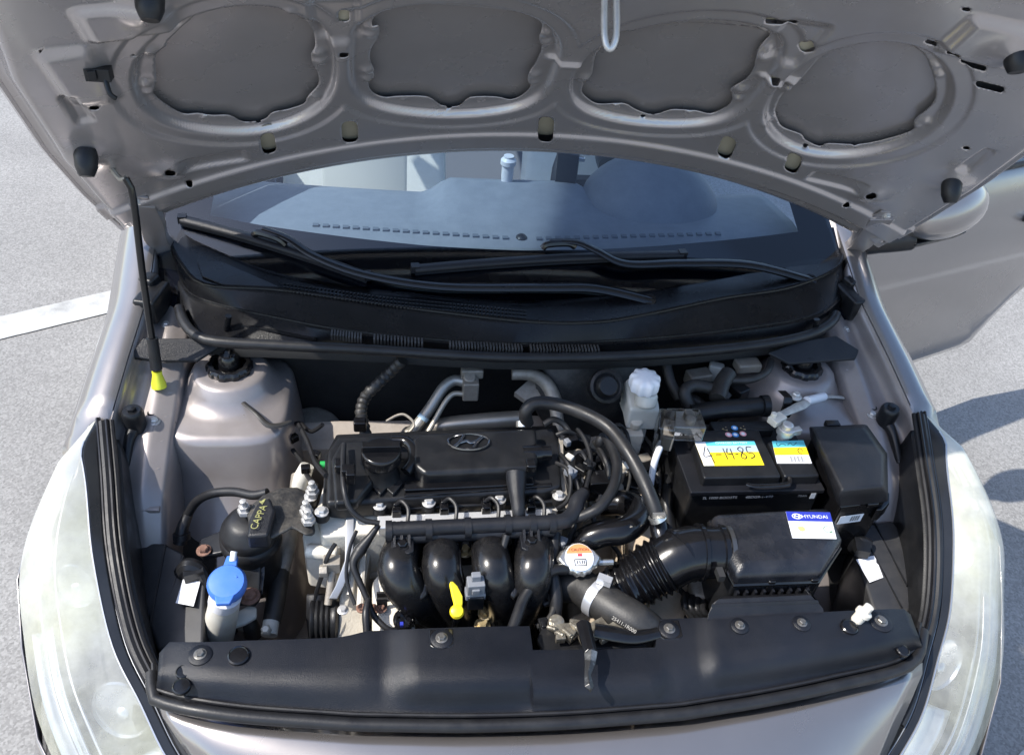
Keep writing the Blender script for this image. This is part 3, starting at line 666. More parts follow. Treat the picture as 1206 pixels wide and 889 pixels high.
part('cable_boot', join(tube([P(212, 640, .69), P(215, 622, .71), P(222, 605, .72)], [.011, .010, .008], 12), lathe([(.014, -.004), (.014, .006)], P(214, 632, .70), (0, .6, 1), 14)), rubber, lb)
part('socket', join(tube([P(213, 676, .70), P(222, 667, .715), P(236, 672, .71), P(245, 690, .69)], [.012, .014, .011, .008], 10), box(P(228, 674, .71), (.03, .022, .02), .3)), blk, lb, bevel=.003)
for px, py in ((159, 628), (156, 645)): part('post', lathe([(.008, -.03), (.008, .01), (.004, .011), (.003, .005)], P(px, py, .71), (0, 0, 1), 12), blk, lb)
rb_ = rear_box([(1016, 618, .70), (1052, 612, .71), (1082, 650, .71), (1085, 680, .70), (1072, 720, .69), (1030, 722, .685), (1012, 665, .70)], 0, .15, [((1030, 616, .705), (1068, 690, .70)), ((1022, 640, .702), (1062, 716, .69))], [(1024, 686, .697), (1040, 680, .697), (1030, 654, .7005), (1008, 659, .7005)], 'dusty black lamp rear cover with white sticker below the fuse box')
part('socket', join(tube([P(1004, 648, .69), P(1012, 640, .71), P(1024, 644, .71)], [.010, .015, .013], 10), box(P(1014, 645, .715), (.024, .03, .018), -.3)), blk, rb_, bevel=.003)
for px, py in ((1062, 602), (1074, 616), (1068, 590)): part('post', lathe([(.008, -.05), (.008, .01), (.004, .011), (.003, .005)], P(px, py, .71), (0, 0, 1), 12), blk, rb_)

# ------------------------------------------------------------------ cowl
def crv(l, n=70): return curve(PL(l), n)
cg = crv([(208, 250, .975), (216, 275, .962), (250, 296, .955), (310, 322, .945), (390, 341, .940), (480, 351, .937), (600, 361, .934), (700, 356, .936), (800, 340, .940), (900, 318, .945), (960, 291, .957), (980, 262, .972)])
cr_ = crv([(200, 285, .955), (214, 311, .947), (243, 336, .945), (330, 342, .945), (480, 363, .942), (620, 379, .940), (700, 380, .940), (760, 371, .942), (850, 352, .944), (930, 339, .945), (985, 316, .947), (994, 293, .955)])
cm_ = crv([(207, 318, .915), (224, 346, .912), (262, 360, .912), (320, 373, .912), (400, 388, .910), (500, 399, .908), (620, 405, .907), (760, 399, .908), (880, 386, .910), (960, 371, .912), (991, 346, .914)])
cl_ = crv([(208, 360, .893), (225, 385, .890), (252, 400, .888), (330, 404, .888), (420, 408, .886), (600, 418, .885), (760, 415, .885), (880, 405, .887), (950, 392, .889), (985, 372, .893)])
cb_ = [p+Vector((0, -.012, -.055)) for p in cl_]
cowl = part('cowl_panel', sheet([[p+Vector((0, .04, -.012)) for p in cg], cg, [a.lerp(b, .55)+Vector((0, 0, -.006)) for a, b in zip(cg, cr_)], [a.lerp(b, .94) for a, b in zip(cg, cr_)], cr_, [a.lerp(b, .15)+Vector((0, -.002, 0)) for a, b in zip(cr_, cm_)], cm_, [a.lerp(b, .10)+Vector((0, -.006, .001)) for a, b in zip(cm_, cl_)], [a.lerp(b, .9)+Vector((0, 0, -.004)) for a, b in zip(cm_, cl_)], cl_]), blk_cowl, car, solid=.0025, angle=45, label='black plastic cowl panel below the windscreen')
part('rim', tube([p+Vector((0, 0, .001)) for p in cr_], .0035, 8, 1), blk_cowl, cowl)
part('rim', tube([p+Vector((0, 0, .001)) for p in cm_], .0026, 8, 1), blk_cowl, cowl)
part('cowl_apron', sheet([cl_, [p+Vector((0, -.004, -.03)) for p in cl_], [p+Vector((0, .05, -.07)) for p in cl_], [p+Vector((0, .12, -.09)) for p in cl_]]), blk_deep, cowl, solid=.002)
sl = crv([(211, 363, .905), (216, 378, .905), (228, 393, .905), (252, 402, .906), (330, 407, .905), (420, 411, .903), (600, 421, .901), (760, 418, .901), (880, 408, .903), (950, 395, .905), (978, 381, .906), (985, 370, .907)])
part('cowl_seal', tube(sl, .0095, 12, 1), rubber, cowl)
# vent louvres: fine fins, and the pierced strip
def fins(px0, py0, px1, py1, n, z, hgt=.017):
    gs = []
    for k in range(n):
        t = k/(n-1); p = P(lerp(px0, px1, t), lerp(py0, py1, t), z); gs.append(box(p, (.0032, hgt, .011), 0))
    return join(*gs)
for a in ((391, 394, 425, 398, 11), (441, 399, 497, 404, 15), (530, 407, 614, 411, 24), (625, 411, 704, 412, 22)):
    part('vent_fins', fins(*a, .906), M('vent_fin_plastic', (.035, .034, .033), (.08, .075, .07), rough=.4, ns=60), cowl, kind='stuff')
gs = []
for k in range(66):
    t = k/65
    for r_ in range(3):
        p = P(lerp(335, 618, t), interp([335, 450, 618], [341, 357, 373], lerp(335, 618, t))+(r_-1)*4.2-2, .945); gs.append(lathe([(.0021, -.002), (.0021, .0022), (.0012, .0028)], p, (0, 0, 1), 6))
part('pierced_strip', join(*gs), blk_gloss, cowl, kind='stuff')
for px, py in ((267, 380), (960, 384)): part('drain_post', tube([P(px, py+8, .895), P(px+2, py-8, .925)], .006, 10, 1), blk_cowl, cowl)
part('divider', tube([P(285, 383, .900), P(372, 400, .898)], .0035, 8, 1), blk_cowl, cowl)
# upper cowl plates
part('corner_plate', prism(PL([(232, 306, .953), (262, 308, .953), (330, 338, .949), (262, 335, .949), (238, 325, .951)]), .004), blk_cowl, cowl, bevel=.001)

# ------------------------------------------------------------------ windscreen, wipers
CS, SN = math.cos(math.radians(27)), math.sin(math.radians(27))
def gl_pt(x, q): return Vector((x, 1.045+.20*x*x+q*CS, .926+q*SN))
def gl_z(x, y): q = (y-1.045-.20*x*x)/CS; return .926+q*SN
ws = part('windscreen', sheet([[gl_pt(x*(1-.10*q), q) for x in np.linspace(-.70, .70, 41)] for q in np.linspace(0, .92, 24)]), glass, car, solid=.0, angle=180)
fr_in = [PS(x, y, gl_z) for x, y in ((244, 215), (244, 240), (256, 253), (300, 262), (400, 276), (500, 287), (614, 293), (720, 291), (820, 284), (900, 276), (932, 272), (945, 260), (941, 235), (930, 200))]
# frit: black band printed under the glass, bottom and both sides
def band(q0f, q1f, xs_): return sheet([[gl_pt(x, q0f(x))+Vector((0, 0, -.004)) for x in xs_], [gl_pt(x, .5*(q0f(x)+q1f(x)))+Vector((0, 0, -.004)) for x in xs_], [gl_pt(x, q1f(x))+Vector((0, 0, -.004)) for x in xs_]])
fxs = [p.x for p in fr_in[2:11]]; fqs = [(p.y-1.045-.2*p.x**2)/CS for p in fr_in[2:11]]
part('frit_band', band(lambda x: -.09, lambda x: interp(fxs, fqs, x), np.linspace(-.70, .70, 61)), frit, ws, angle=180)
for s in (-1, 1):
    part('frit_band', sheet([[gl_pt(s*lerp(.618-.07*q, .705-.07*q, k/3), q)+Vector((0, 0, -.0055)) for k in range(4)] for q in np.linspace(.06, .92, 14)] ), frit, ws, angle=180)
    pa = gl_pt(s*.712, -.06)+Vector((0, 0, -.02)); pb = gl_pt(s*.64, .95)
    part('a_pillar', loft([[p+Vector((s*a, b, c)) for a, b, c in ((-.012, 0, .004), (.004, -.004, .012), (.020, 0, .006), (.030, .01, -.03), (.0, .02, -.03))] for p in (pa.lerp(pb, k/8)+Vector((s*.012*math.sin(math.pi*k/8), 0, 0)) for k in range(9))]), paint, car, bevel=.003)
    part('pillar_seal', tube([pa.lerp(pb, k/8)+Vector((s*-.008, 0, .006)) for k in range(9)], .006, 8, 1), rubber, car)
def wiper(blade, hold, arm, pivot, lab):
    w = part('wiper', tube([PS(x, y, gl_z)+Vector((0, 0, dz)) for x, y, dz in arm], [.0075+.006*k_/(len(arm)-1) for k_ in range(len(arm))], 10, 6, flat=.6), blk_gloss, car, label=lab)
    b0, b1 = (PS(x, y, gl_z)+Vector((0, 0, .016)) for x, y in blade)
    pts = [b0.lerp(b1, k/14)+Vector((0, 0, -.007*(abs(k-7)/7)**2)) for k in range(15)]
    part('blade', join(tube(pts, .0115, 10, 1, flat=.75), tube([p+Vector((0, -.002, -.009)) for p in pts], .0035, 6, 1), box(b0+Vector((0, 0, -.004)), (.016, .016, .014), .1), box(b1+Vector((0, 0, -.004)), (.016, .016, .014), .1)), blk_satin, w, angle=50)
    h = PS(*hold, gl_z)+Vector((0, 0, .022)); d = (b1-b0).normalized()
    part('blade_holder', join(tube([h-d*.03, h-d*.02+Vector((0, 0, .008)), h+d*.02+Vector((0, 0, .008)), h+d*.035], .007, 8, 4)), blk_gloss, w)
    pv = PS(*pivot, gl_z)+Vector((0, 0, .012)); part('pivot_cap', lathe([(.016, -.016), (.016, .006), (.013, .012), (.005, .013)], pv, (0, -.4, 1), 20), blk_gloss, w)
wiper(((216, 264), (432, 331)), (318, 294), [(312, 286, .03), (340, 298, .032), (372, 318, .03), (430, 336, .024), (520, 349, .022), (640, 350, .022), (700, 352, .024), (764, 363, .018)], (762, 362), 'black wiper whose blade slants down across the passenger side')
wiper(((489, 322), (802, 305)), (655, 303), [(645, 300, .03), (676, 303, .034), (700, 312, .032), (735, 324, .026), (800, 322, .024), (880, 325, .026), (955, 340, .018)], (950, 338), 'black wiper whose blade lies level in front of the dashboard')

# ------------------------------------------------------------------ cabin
dash_rows = []
DY = [1.10, 1.18, 1.28, 1.38, 1.48, 1.52, 1.545, 1.56, 1.58]; DZ = [.915, .930, .934, .926, .912, .900, .88, .80, .55]
for y, z_ in zip(DY, DZ):
    row = []
    for x in np.linspace(-.66, .66, 60):
        hump = .040*(sstep(-.19, -.12, x)*(1-sstep(.16, .24, x)))*sstep(1.34, 1.44, y)*(y < 1.57)
        row.append((x, y+.20*x*x*(1 if y < 1.3 else .5), z_+hump))
    dash_rows.append(row)
dash = part('dashboard', sheet(dash_rows), dash_m, car, solid=.004, angle=60)
def dz_at(x, y): return interp(DY[:6], DZ[:6], y-.2*x*x)
gs = []
for a, b in (((372, 267), (595, 282)), ((635, 283), (845, 277))):
    n = 20
    for k in range(n):
        p = PS(lerp(a[0], b[0], k/(n-1)), lerp(a[1], b[1], k/(n-1)), lambda x, y: dz_at(x, y)); gs.append(box(p+Vector((0, 0, .003)), (.012, .010, .006)))
part('defrost_vent', join(*gs), M('vent_grey', (.13, .15, .18), rough=.6), dash, kind='stuff')
part('sun_sensor', lathe([(.012, -.004), (.012, .004), (.008, .008), (.002, .009)], PS(614, 281, lambda x, y: dz_at(x, y)), (0, 0, 1), 16), blk, dash)
dome = []
for k in range(9):
    t = k/8; rr_ = math.cos(t*math.pi/2)**.6 if k < 8 else .05
    dome.append([(.345+.165*rr_*math.cos(a), 1.47+.13*rr_*math.sin(a)+.03*t, .915+.115*t) for a in np.linspace(0, 2*math.pi, 32, endpoint=False)])
part('instrument_hood', loft(dome), dash_m, dash, angle=180)
def seat(x):
    bk = []
    for k in range(14):
        t = k/13; z = .50+.66*t; y = 2.05+.20*t+.05*t*t; w = .25-.02*t-.06*sstep(.8, 1, t); th = .07
        ring_ = []
        for j in range(20):
            a = 2*math.pi*j/20; c_, s_ = math.cos(a), math.sin(a)
            ring_.append((x+w*math.copysign(abs(c_)**.5, c_), y+th*math.copysign(abs(s_)**.6, s_)-(.03*abs(c_)**6 if s_ < 0 else 0), z))
        bk.append(ring_)
    st = part('seat', loft(bk), seat_m, car, sub=1)
    part('cushion', prism([(x-.25, 1.55, .52), (x+.25, 1.55, .52), (x+.26, 2.06, .48), (x-.26, 2.06, .48)], .18), seat_m, st, bevel=.06, seg=4)
    part('headrest', prism([(x-.13, 2.24, 1.36), (x+.13, 2.24, 1.36), (x+.12, 2.34, 1.37), (x-.12, 2.34, 1.37)], .20), seat_m, st, bevel=.04, seg=4)
    part('centre_panel', sheet([[(x+u_, 2.045+.20*t+.05*t*t-.075+.03*(u_/.16)**2, .50+.66*t) for u_ in np.linspace(-.15, .15, 9)] for t in np.linspace(.1, .85, 10)]), M('seat_panel_%d' % (x > 0), (.50, .51, .48), rough=.9), st, solid=.01)
seat(-.34); seat(.38)
part('steering_wheel', join(tube([Vector((.37, 1.80, .80)) + Vector((math.cos(a)*.185, math.sin(a)*.075, math.sin(a)*.17)) for a in np.linspace(0, 2*math.pi, 33)], .016, 10, 1), lathe([(.07, -.02), (.075, .02), (.05, .04)], (.37, 1.83, .86), (0, .9, .4)), box((.37, 1.80, .80), (.34, .03, .035))), blk_satin, car)
hub = PY(598, 200, 1.50); solo('small_bottle', lathe([(.012, -.045), (.014, -.01), (.014, .012), (.018, .014), (.018, .024), (.012, .030), (.012, .034)], hub, (0, 0, 1), 18), white_pl, 'small white capped bottle standing on the dashboard centre', 'bottle')
pm = PY(668, 198, 1.50)
ph = thing('phone_holder', 'black phone holder clamped on the dashboard', 'phone holder', pm-Vector((0, 0, .08)))
part('cradle', box(pm+Vector((0, 0, .0)), (.05, .02, .10), -.3, .3), blk_gloss, ph, bevel=.004); part('stem', tube([pm+Vector((.01, .01, -.02)), pm+Vector((.02, .02, -.05)), pm+Vector((.02, .01, -.085))], .008, 8), blk, ph); part('clamp', box(pm+Vector((.02, -.012, .03)), (.03, .012, .01), -.3), silver, ph, bevel=.002)

# shell behind the windscreen
topq = .92
roof_rows = []
for y, z, w_ in ((1.045+.2*.4+topq*CS, .926+topq*SN+.002, .62), (2.05, 1.40, .64), (2.4, 1.45, .64), (2.9, 1.455, .63), (3.35, 1.42, .61), (3.7, 1.33, .58)):
    roof_rows.append([(x*w_, y-.03*(1-x*x)*(y < 2), z+.02*(1-x*x)) for x in np.linspace(-1, 1, 15)])
part('roof', sheet(roof_rows), paint, car, solid=.01, angle=180)
part('rear_window', sheet([[(x*.57, 3.70, 1.33) for x in np.linspace(-1, 1, 7)], [(x*.64, 4.05, .98) for x in np.linspace(-1, 1, 7)]]), glass, car)
part('tailgate', sheet([[(x*.66, 4.06, .97) for x in np.linspace(-1, 1, 7)], [(x*.74, 4.16, .80) for x in np.linspace(-1, 1, 7)], [(x*.80, 4.22, .50) for x in np.linspace(-1, 1, 7)], [(x*.78, 4.18, .25) for x in np.linspace(-1, 1, 7)]]), paint, car, solid=.01)
part('cabin_floor', prism([(-.75, 1.05, .28), (.75, 1.05, .28), (.75, 4.1, .28), (-.75, 4.1, .28)], .03), seat_d, car, smooth=False)
for s in (-1, 1):
    def side(y0, y1, nm, m=paint):
        return part(nm, sheet([[(s*x, y, z) for x, z in ((.755, .95), (.80, .84), (.835, .62), (.83, .42), (.80, .22))] for y in np.linspace(y0, y1, 6)]), m, car, solid=.012, angle=60)
    if s < 0: side(1.43, 2.42, 'door')
    side(2.44, 3.30, 'rear_door'); side(3.32, 4.1, 'rear_quarter')
    part('sill', prism([(s*.70, 1.40, .30), (s*.81, 1.40, .30), (s*.81, 3.1, .30), (s*.70, 3.1, .30)], .12), paint, car, bevel=.01)
    for y0, y1 in ((2.36, 2.50), (3.25, 3.5)):
        part('door_pillar', loft([[(s*.745, y0, .95), (s*.775, y0, .95), (s*.775, y1, .95), (s*.745, y1, .95)], [(s*.60, y0+.05, 1.42), (s*.63, y0+.05, 1.42), (s*.63, y1-.02, 1.42), (s*.60, y1-.02, 1.42)]]), blk, car)
    for yy in (.83, 3.40):
        whl = part('wheel', lathe([(.30, -.085), (.315, -.06), (.318, .06), (.30, .085), (.21, .09), (.20, .05)], (s*.735, yy, .318), (s, 0, 0), 40), tyre_m, car)
        part('rim', lathe([(.20, .03), (.20, .075), (.185, .08), (.17, .06), (.05, .05), (.04, .07), (.01, .07)], (s*.735, yy, .318), (s, 0, 0), 40), silver, whl)
    part('wheel_arch_liner', sheet([[(s*x, .83+.34*math.cos(a), .318+.33*math.sin(a)) for a in np.linspace(.05, math.pi-.05, 18)] for x in (.56, .82)]), blk_deep, car)
for s in (-1, 1):
    part('door_trim' if s < 0 else 'pillar_trim', sheet([[(s*.735, y, z) for z in (.40, .70, .93)] for y in np.linspace(1.25, 2.4 if s < 0 else 1.42, 5)]), seat_m, car, solid=.006)

# the open front door on the battery side
HG = Vector((.80, 1.42, 0)); dd = (P(1163, 396, .30)-HG); dd.z = 0; DL = dd.length; dd.normalize(); dn = Vector((dd.y, -dd.x, 0))
rows = []
for u_ in np.linspace(0, 1, 20):
    base = HG+dd*(DL*u_)
    zs = [.28, .31, .34, .40, .50, .62, .70, .74, .84, .92, .955, .96]
    ox = [-.02, -.005, .0, .006, .022, .03, .032, .026, .012, -.01, -.03, -.06]
    up = .20*sstep(.90, 1.0, u_)
    rows.append([base+dn*(o_)+Vector((0, 0, z_+up*max(0, (.55-z_)/.27)))+dd*(.10*max(0, z_-.5)*sstep(.6, 1, u_)) for z_, o_ in zip(zs, ox)])
door = part('door', sheet(rows), paint, car, solid=.02, angle=180, label='open front door on the battery side, seen from outside')
part('window_rail', tube([HG+dd*.12+Vector((0, 0, .965)), HG+dd*(DL+.03)+Vector((0, 0, .97))], .008, 8, 1), rubber, door)
part('window_pane', sheet([[HG+dd*(DL*a)+Vector((0, 0, .96)) for a in (.14, .55, 1.0)], [HG+dd*(DL*a)+dn*-.12+Vector((0, 0, 1.36)) for a in (.55, .75, .97)]]), glass, door)
part('window_frame', tube([HG+dd*.06+Vector((0, 0, .955)), HG+dd*(DL*.55)+dn*-.12+Vector((0, 0, 1.36)), HG+dd*(DL*.8)+dn*-.13+Vector((0, 0, 1.40)), HG+dd*(DL*.99)+dn*-.12+Vector((0, 0, 1.36)), HG+dd*(DL+.03)+Vector((0, 0, .96))], .018, 10, 5), blk, door)
hl_ = HG+dd*(DL*.86)+dn*.03+Vector((0, 0, .80)); part('handle', tube([hl_-dd*.08, hl_-dd*.06+dn*.03, hl_+dd*.06+dn*.03, hl_+dd*.08], .012, 10, 4), paint, door)
mc = P(1106, 252, 1.03)
mrings = []
for k in range(9):
    t = k/8; r = math.sin(math.pi*(.08+.86*t))**.5
    mrings.append([mc+dd*(-.10+.225*t)+dn*(.062*r*math.cos(a)+.0)+Vector((0, 0, .074*r*math.sin(a)*(1 if math.sin(a) > 0 else .8)+.01*t)) for a in np.linspace(0, 2*math.pi, 24, endpoint=False)])
mir = part('mirror', loft(mrings), paint, door, sub=1)
part('mirror_base', join(tube([mc+dd*-.06+Vector((0, 0, -.045)), mc+dd*-.12-dn*.03+Vector((0, 0, -.06)), mc+dd*-.16-dn*.06+Vector((0, 0, -.07))], [.03, .028, .035], 12), loft([[m_+Vector((0, 0, -.045)) for m_ in [mc+dd*(x)+dn*(y) for x, y in ((-.08, .03), (.09, .03), (.09, -.04), (-.08, -.04))]], [m_+Vector((0, 0, -.062)) for m_ in [mc+dd*(x)+dn*(y) for x, y in ((-.07, .02), (.06, .02), (.06, -.03), (-.07, -.03))]]])), blk, mir, bevel=.004)

# ================================================================== ENGINE
V3 = Vector
eng = thing('engine', 'four cylinder engine with black valve cover and pale aluminium castings', 'engine', (-.17, .68, .31))
part('engine_block', join(box((-.17, .70, .50), (.36, .19, .38)), box((-.17, .62, .62), (.34, .05, .14))), alu_dirty, eng, bevel=.012)
hd_ = part('cylinder_head', prism(PL([(372, 600, .79), (384, 560, .80), (400, 520, .80), (660, 512, .80), (668, 600, .79), (650, 618, .785), (440, 628, .785), (378, 632, .785)]), .12), alu, eng, bevel=.005)
vc = part('valve_cover', prism(PL([(386, 530, .835), (398, 513, .835), (560, 506, .835), (652, 503, .835), (659, 520, .835), (662, 572, .832), (640, 579, .830), (520, 584, .830), (402, 594, .830), (384, 592, .832)]), .038), blk, eng, bevel=.007, seg=3, label='black plastic valve cover with raised emblem')
part('cover_flange', prism(PL([(383, 535, .812), (396, 511, .812), (655, 500, .812), (664, 520, .812), (668, 582, .810), (650, 591, .808), (400, 603, .808), (379, 598, .810)]), .014), blk, vc, bevel=.003)
part('raised_ridge', prism(PL([(484, 516, .865), (492, 509, .866), (560, 506, .866), (632, 503, .866), (634, 545, .862), (625, 552, .860), (500, 558, .860), (488, 548, .862)]), .034), blk, vc, bevel=.013, seg=4)
part('collar', tube(PL([(462, 519, .852), (478, 520, .854), (487, 530, .854), (486, 545, .850), (478, 556, .845)]), .010, 10, 6), blk_gloss, vc)
part('side_step', prism(PL([(390, 540, .850), (400, 520, .850), (430, 517, .850), (428, 545, .850), (440, 565, .850), (420, 590, .848), (394, 592, .848)]), .022), blk, vc, bevel=.006)
part('rib', prism(PL([(476, 566, .838), (628, 560, .838), (629, 570, .838), (476, 577, .838)]), .006), blk_gloss, vc, bevel=.002)
part('rib', prism(PL([(476, 580, .834), (650, 568, .834), (650, 572, .834), (476, 584, .834)]), .005), blk_gloss, vc, bevel=.0015)
for x0 in (440, 455): part('rib', prism(PL([(x0, 575, .838), (x0+14, 562, .838), (x0+20, 568, .838), (x0+8, 582, .838)]), .008), blk, vc, bevel=.002)
part('oil_filler_neck', lathe([(.030, -.035), (.024, -.02), (.027, 0)], P(449, 541, .872), (0, 0, 1), 28), blk, vc)
oc = P(449, 533, .885)
part('oil_filler_cap', join(lathe([(.029, -.018), (.0315, -.012), (.0315, .002), (.029, .006), (.026, .0068), (.004, .0072)], oc, (0, 0, 1), 36), box(oc+V3((0, .0, .012)), (.058, .013, .014), .02)), blk_gloss, vc, bevel=.0012, label='black oil filler cap with grip bar')
# emblem: an oval ring around a slanted letter
em = P(552, 520, .8675); ex, ey = .034, .0185
ringp = [em+V3((ex*math.cos(a), ey*math.sin(a), 0)) for a in np.linspace(0, 2*math.pi, 41)]
dark_chrome = M('dark_chrome', (.22, .22, .23), rough=.22, metal=1.)
emb = part('emblem', tube(ringp, .0020, 8, 1), dark_chrome, vc, label='oval maker emblem with a slanted H')
def hband(pts, w): 
    c_ = curve([em+V3((a*ex, b*ey, 0)) for a, b in pts], 14); return tube(c_, [w]*14, 8, 1, flat=.7)
part('letter', join(hband([(-.72, -.62), (-.45, -.1), (-.20, .80)], .0026), hband([(.20, -.80), (.45, .1), (.72, .62)], .0026), hband([(-.45, -.12), (-.1, .12), (.1, -.12), (.45, .12)], .0024)), dark_chrome, emb)
for px, py, z in ((447, 596, .815), (505, 593, .815), (588, 589, .815), (658, 585, .815), (366, 586, .80), (379, 604, .815)):
    c = P(px, py, z); part('bolt_seat', lathe([(.0115, -.012), (.0115, 0), (.010, .003)], c, (0, 0, 1), 20), rubber, vc); hexbolt(c+V3((0, 0, .003)), .0075, .007, zinc, vc)
for px in (400, 625): part('clip', box(P(px, 548, .86), (.016, .02, .016)), blk_gloss, vc, bevel=.003)
# injector connectors with their little wires behind the rail
for px, py in ((467, 602), (523, 599), (572, 598), (625, 597)):
    c = P(px, py, .81); cn = part('injector_plug', join(box(c, (.015, .018, .02)), box(c+V3((0, .006, .010)), (.010, .010, .008))), blk_gloss, eng, bevel=.002)
    part('wire', tube([c+V3((0, .004, .012)), c+V3((.008, .002, .022)), c+V3((.018, -.012, .018)), c+V3((.016, -.035, .004))], .0032, 8), rubber, cn)
# bright strip of the head below the cover and black fuel rail with bolted legs
part('head_strip', prism(PL([(444, 607, .806), (651, 598, .806), (651, 612, .802), (446, 622, .802)]), .02), M('machined_aluminium', (.78, .78, .78), rough=.3, metal=.6), eng, bevel=.002)
ra, rb2 = P(456, 624, .828), P(652, 615, .828)
rail = part('fuel_rail', join(tube([ra, ra.lerp(rb2, .5), rb2, P(668, 611, .828), P(677, 601, .829), P(680, 590, .832), P(688, 580, .832)], [.0125]*4+[.0135, .013, .010], 14, 5), tube([ra+V3((0, -.006, -.012)), rb2+V3((0, -.006, -.012))], .010, 12, 1)), blk_satin, eng, angle=50, label='black plastic fuel rail across the intake runners')
for px, py in ((458, 624), (505, 622), (551, 620), (598, 617), (627, 616), (650, 615)):
    c = P(px, py, .828); part('band', tube([c+V3((-.005, 0, -.003)), c+V3((.005, 0, -.003))], .0165, 16, 1), blk_satin, rail)
for px in (473, 625):
    a = P(px, 618 if px < 500 else 612, .838)
    for dx in (-.011, 0, .011): part('leg_web', prism([a+V3((dx-.002, .008, .0)), a+V3((dx+.002, .008, .0)), a+V3((dx+.002, -.045, -.022)), a+V3((dx-.002, -.045, -.022))], .014), blk_satin, rail)
    c = P(px+1, 641 if px < 500 else 637, .822); part('leg_foot', prism([c+V3((x, y, 0)) for x, y in ((-.017, .014), (.017, .014), (.017, -.012), (.010, -.017), (-.010, -.017), (-.017, -.012))], .016), blk_satin, rail, bevel=.002)
    hexbolt(c+V3((0, -.001, .0)), .0075, .006, blk_gloss, rail)
# breather spout on the cover front
part('breather_spout', tube(PL([(608, 556, .858), (608, 568, .850), (609, 585, .842), (611, 606, .83), (611, 640, .78), (610, 665, .74)]), [.017, .016, .012, .0105, .011, .011], 16, 5), blk_satin, eng)
# intake runners
runner_m = M('intake_plastic', (.005, .005, .006), (.012, .012, .013), rough=.24, spec=.5, ns=16, rv=.08, bump=.05, bs=500, dust=.14, dustcol=(.10, .09, .075))
im = part('intake_manifold', join(tube(PL([(520, 760, .54), (560, 758, .54), (625, 760, .54)]), .045, 16, 4), prism(PL([(455, 634, .765), (650, 626, .765), (650, 640, .76), (455, 648, .76)]), .05), tube(PL([(500, 728, .60), (560, 735, .585), (630, 728, .60)]), .03, 12, 4)), runner_m, eng, bevel=.004, label='glossy black plastic intake manifold')
RUN = [[(482, 636, .775), (471, 653, .792), (470, 676, .788), (488, 703, .745), (516, 726, .67), (535, 745, .58)],
       [(522, 633, .775), (520, 650, .792), (521, 674, .788), (529, 700, .742), (540, 726, .67), (545, 745, .56)],
       [(577, 631, .775), (577, 648, .792), (581, 674, .788), (590, 700, .742), (592, 726, .67), (590, 745, .56)],
       [(629, 629, .775), (629, 646, .792), (627, 674, .788), (620, 700, .742), (610, 726, .67), (605, 745, .56)]]
for k, rn in enumerate(RUN):
    ru = part('intake_runner', tube(PL(rn), [.027, .0295, .031, .031, .028, .025], 26, 8), runner_m, im)
    part('collar', tube(PL([rn[0], (rn[0][0]-1, rn[0][1]+6, rn[0][2]+.006)]), .032, 22, 1), runner_m, ru)
    pl_ = PL(rn); part('seam', tube([p+V3((.0, -.012, .025)) if 0 else p+V3((-.026 if k in (0, 2) else .026, -.008, .012)) for p in pl_[1:5]], .003, 6, 5), runner_m, ru)
for k in (0, 2):
    a, b = PL(RUN[k])[2], PL(RUN[k+1])[2]; m_ = (a+b)/2
    part('web', tube([a+V3((.02, .01, -.006)), m_+V3((0, -.028, -.018)), b+V3((-.02, .01, -.006))], .008, 10, 6), runner_m, im)
# small brackets and fittings in the gaps
part('gap_plate', prism(PL([(536, 634, .73), (570, 632, .73), (570, 690, .70), (536, 690, .70)]), .02), alu_dirty, eng, bevel=.003)
for px, py, z in ((547, 649, .752), (572, 722, .70), (568, 736, .69), (495, 637, .76)): hexbolt(P(px, py, z), .009, .010, gold, eng)
dip = thing('dipstick', 'yellow plastic dipstick handle in front of the intake runners', 'dipstick', P(538, 735, .66))
dpts = PL([(533, 683, 0.828), (539, 689, 0.825), (545, 701, 0.818), (545, 711, 0.811), (542, 717, 0.806), (544, 724, 0.800), (533, 726, 0.799), (531, 718, 0.805), (535, 711, 0.811), (532, 700, 0.819), (529, 685, 0.828)])
part('handle', prism(dpts, .008), yellow_pl, dip, bevel=.0025); part('knob', lathe([(.0095, -.006), (.0105, 0), (.0085, .006), (.003, .008)], P(538, 720, .803), (0, -.4, 1), 18), yellow_pl, dip)
part('tube', tube(PL([(538, 724, .797), (536, 736, .75), (535, 748, .68)]), .0055, 10, 4), blk_gloss, dip)
# grey sensor plug on its tape-wrapped lead
pl = thing('sensor_plug', 'grey square wire plug between the intake runners', 'connector', P(560, 700, .71))
c = P(560, 690, .792); part('plug_body', join(box(c, (.026, .020, .026), .05), box(c+V3((0, -.002, -.014)), (.030, .018, .012), .05), box(c+V3((0, -.011, 0)), (.012, .004, .012), .05), box(c+V3((0, .003, .018)), (.014, .010, .014), .05)), grey_pl, pl, bevel=.0015)
part('lead', tube(PL([(562, 680, .785), (580, 672, .795), (590, 662, .80), (592, 648, .81), (597, 630, .825)]), [.0035, .004, .0055, .005, .0065], 10, 5), rubber, pl); part('lower_socket', box(P(560, 705, .765), (.024, .02, .03)), blk, pl, bevel=.002)
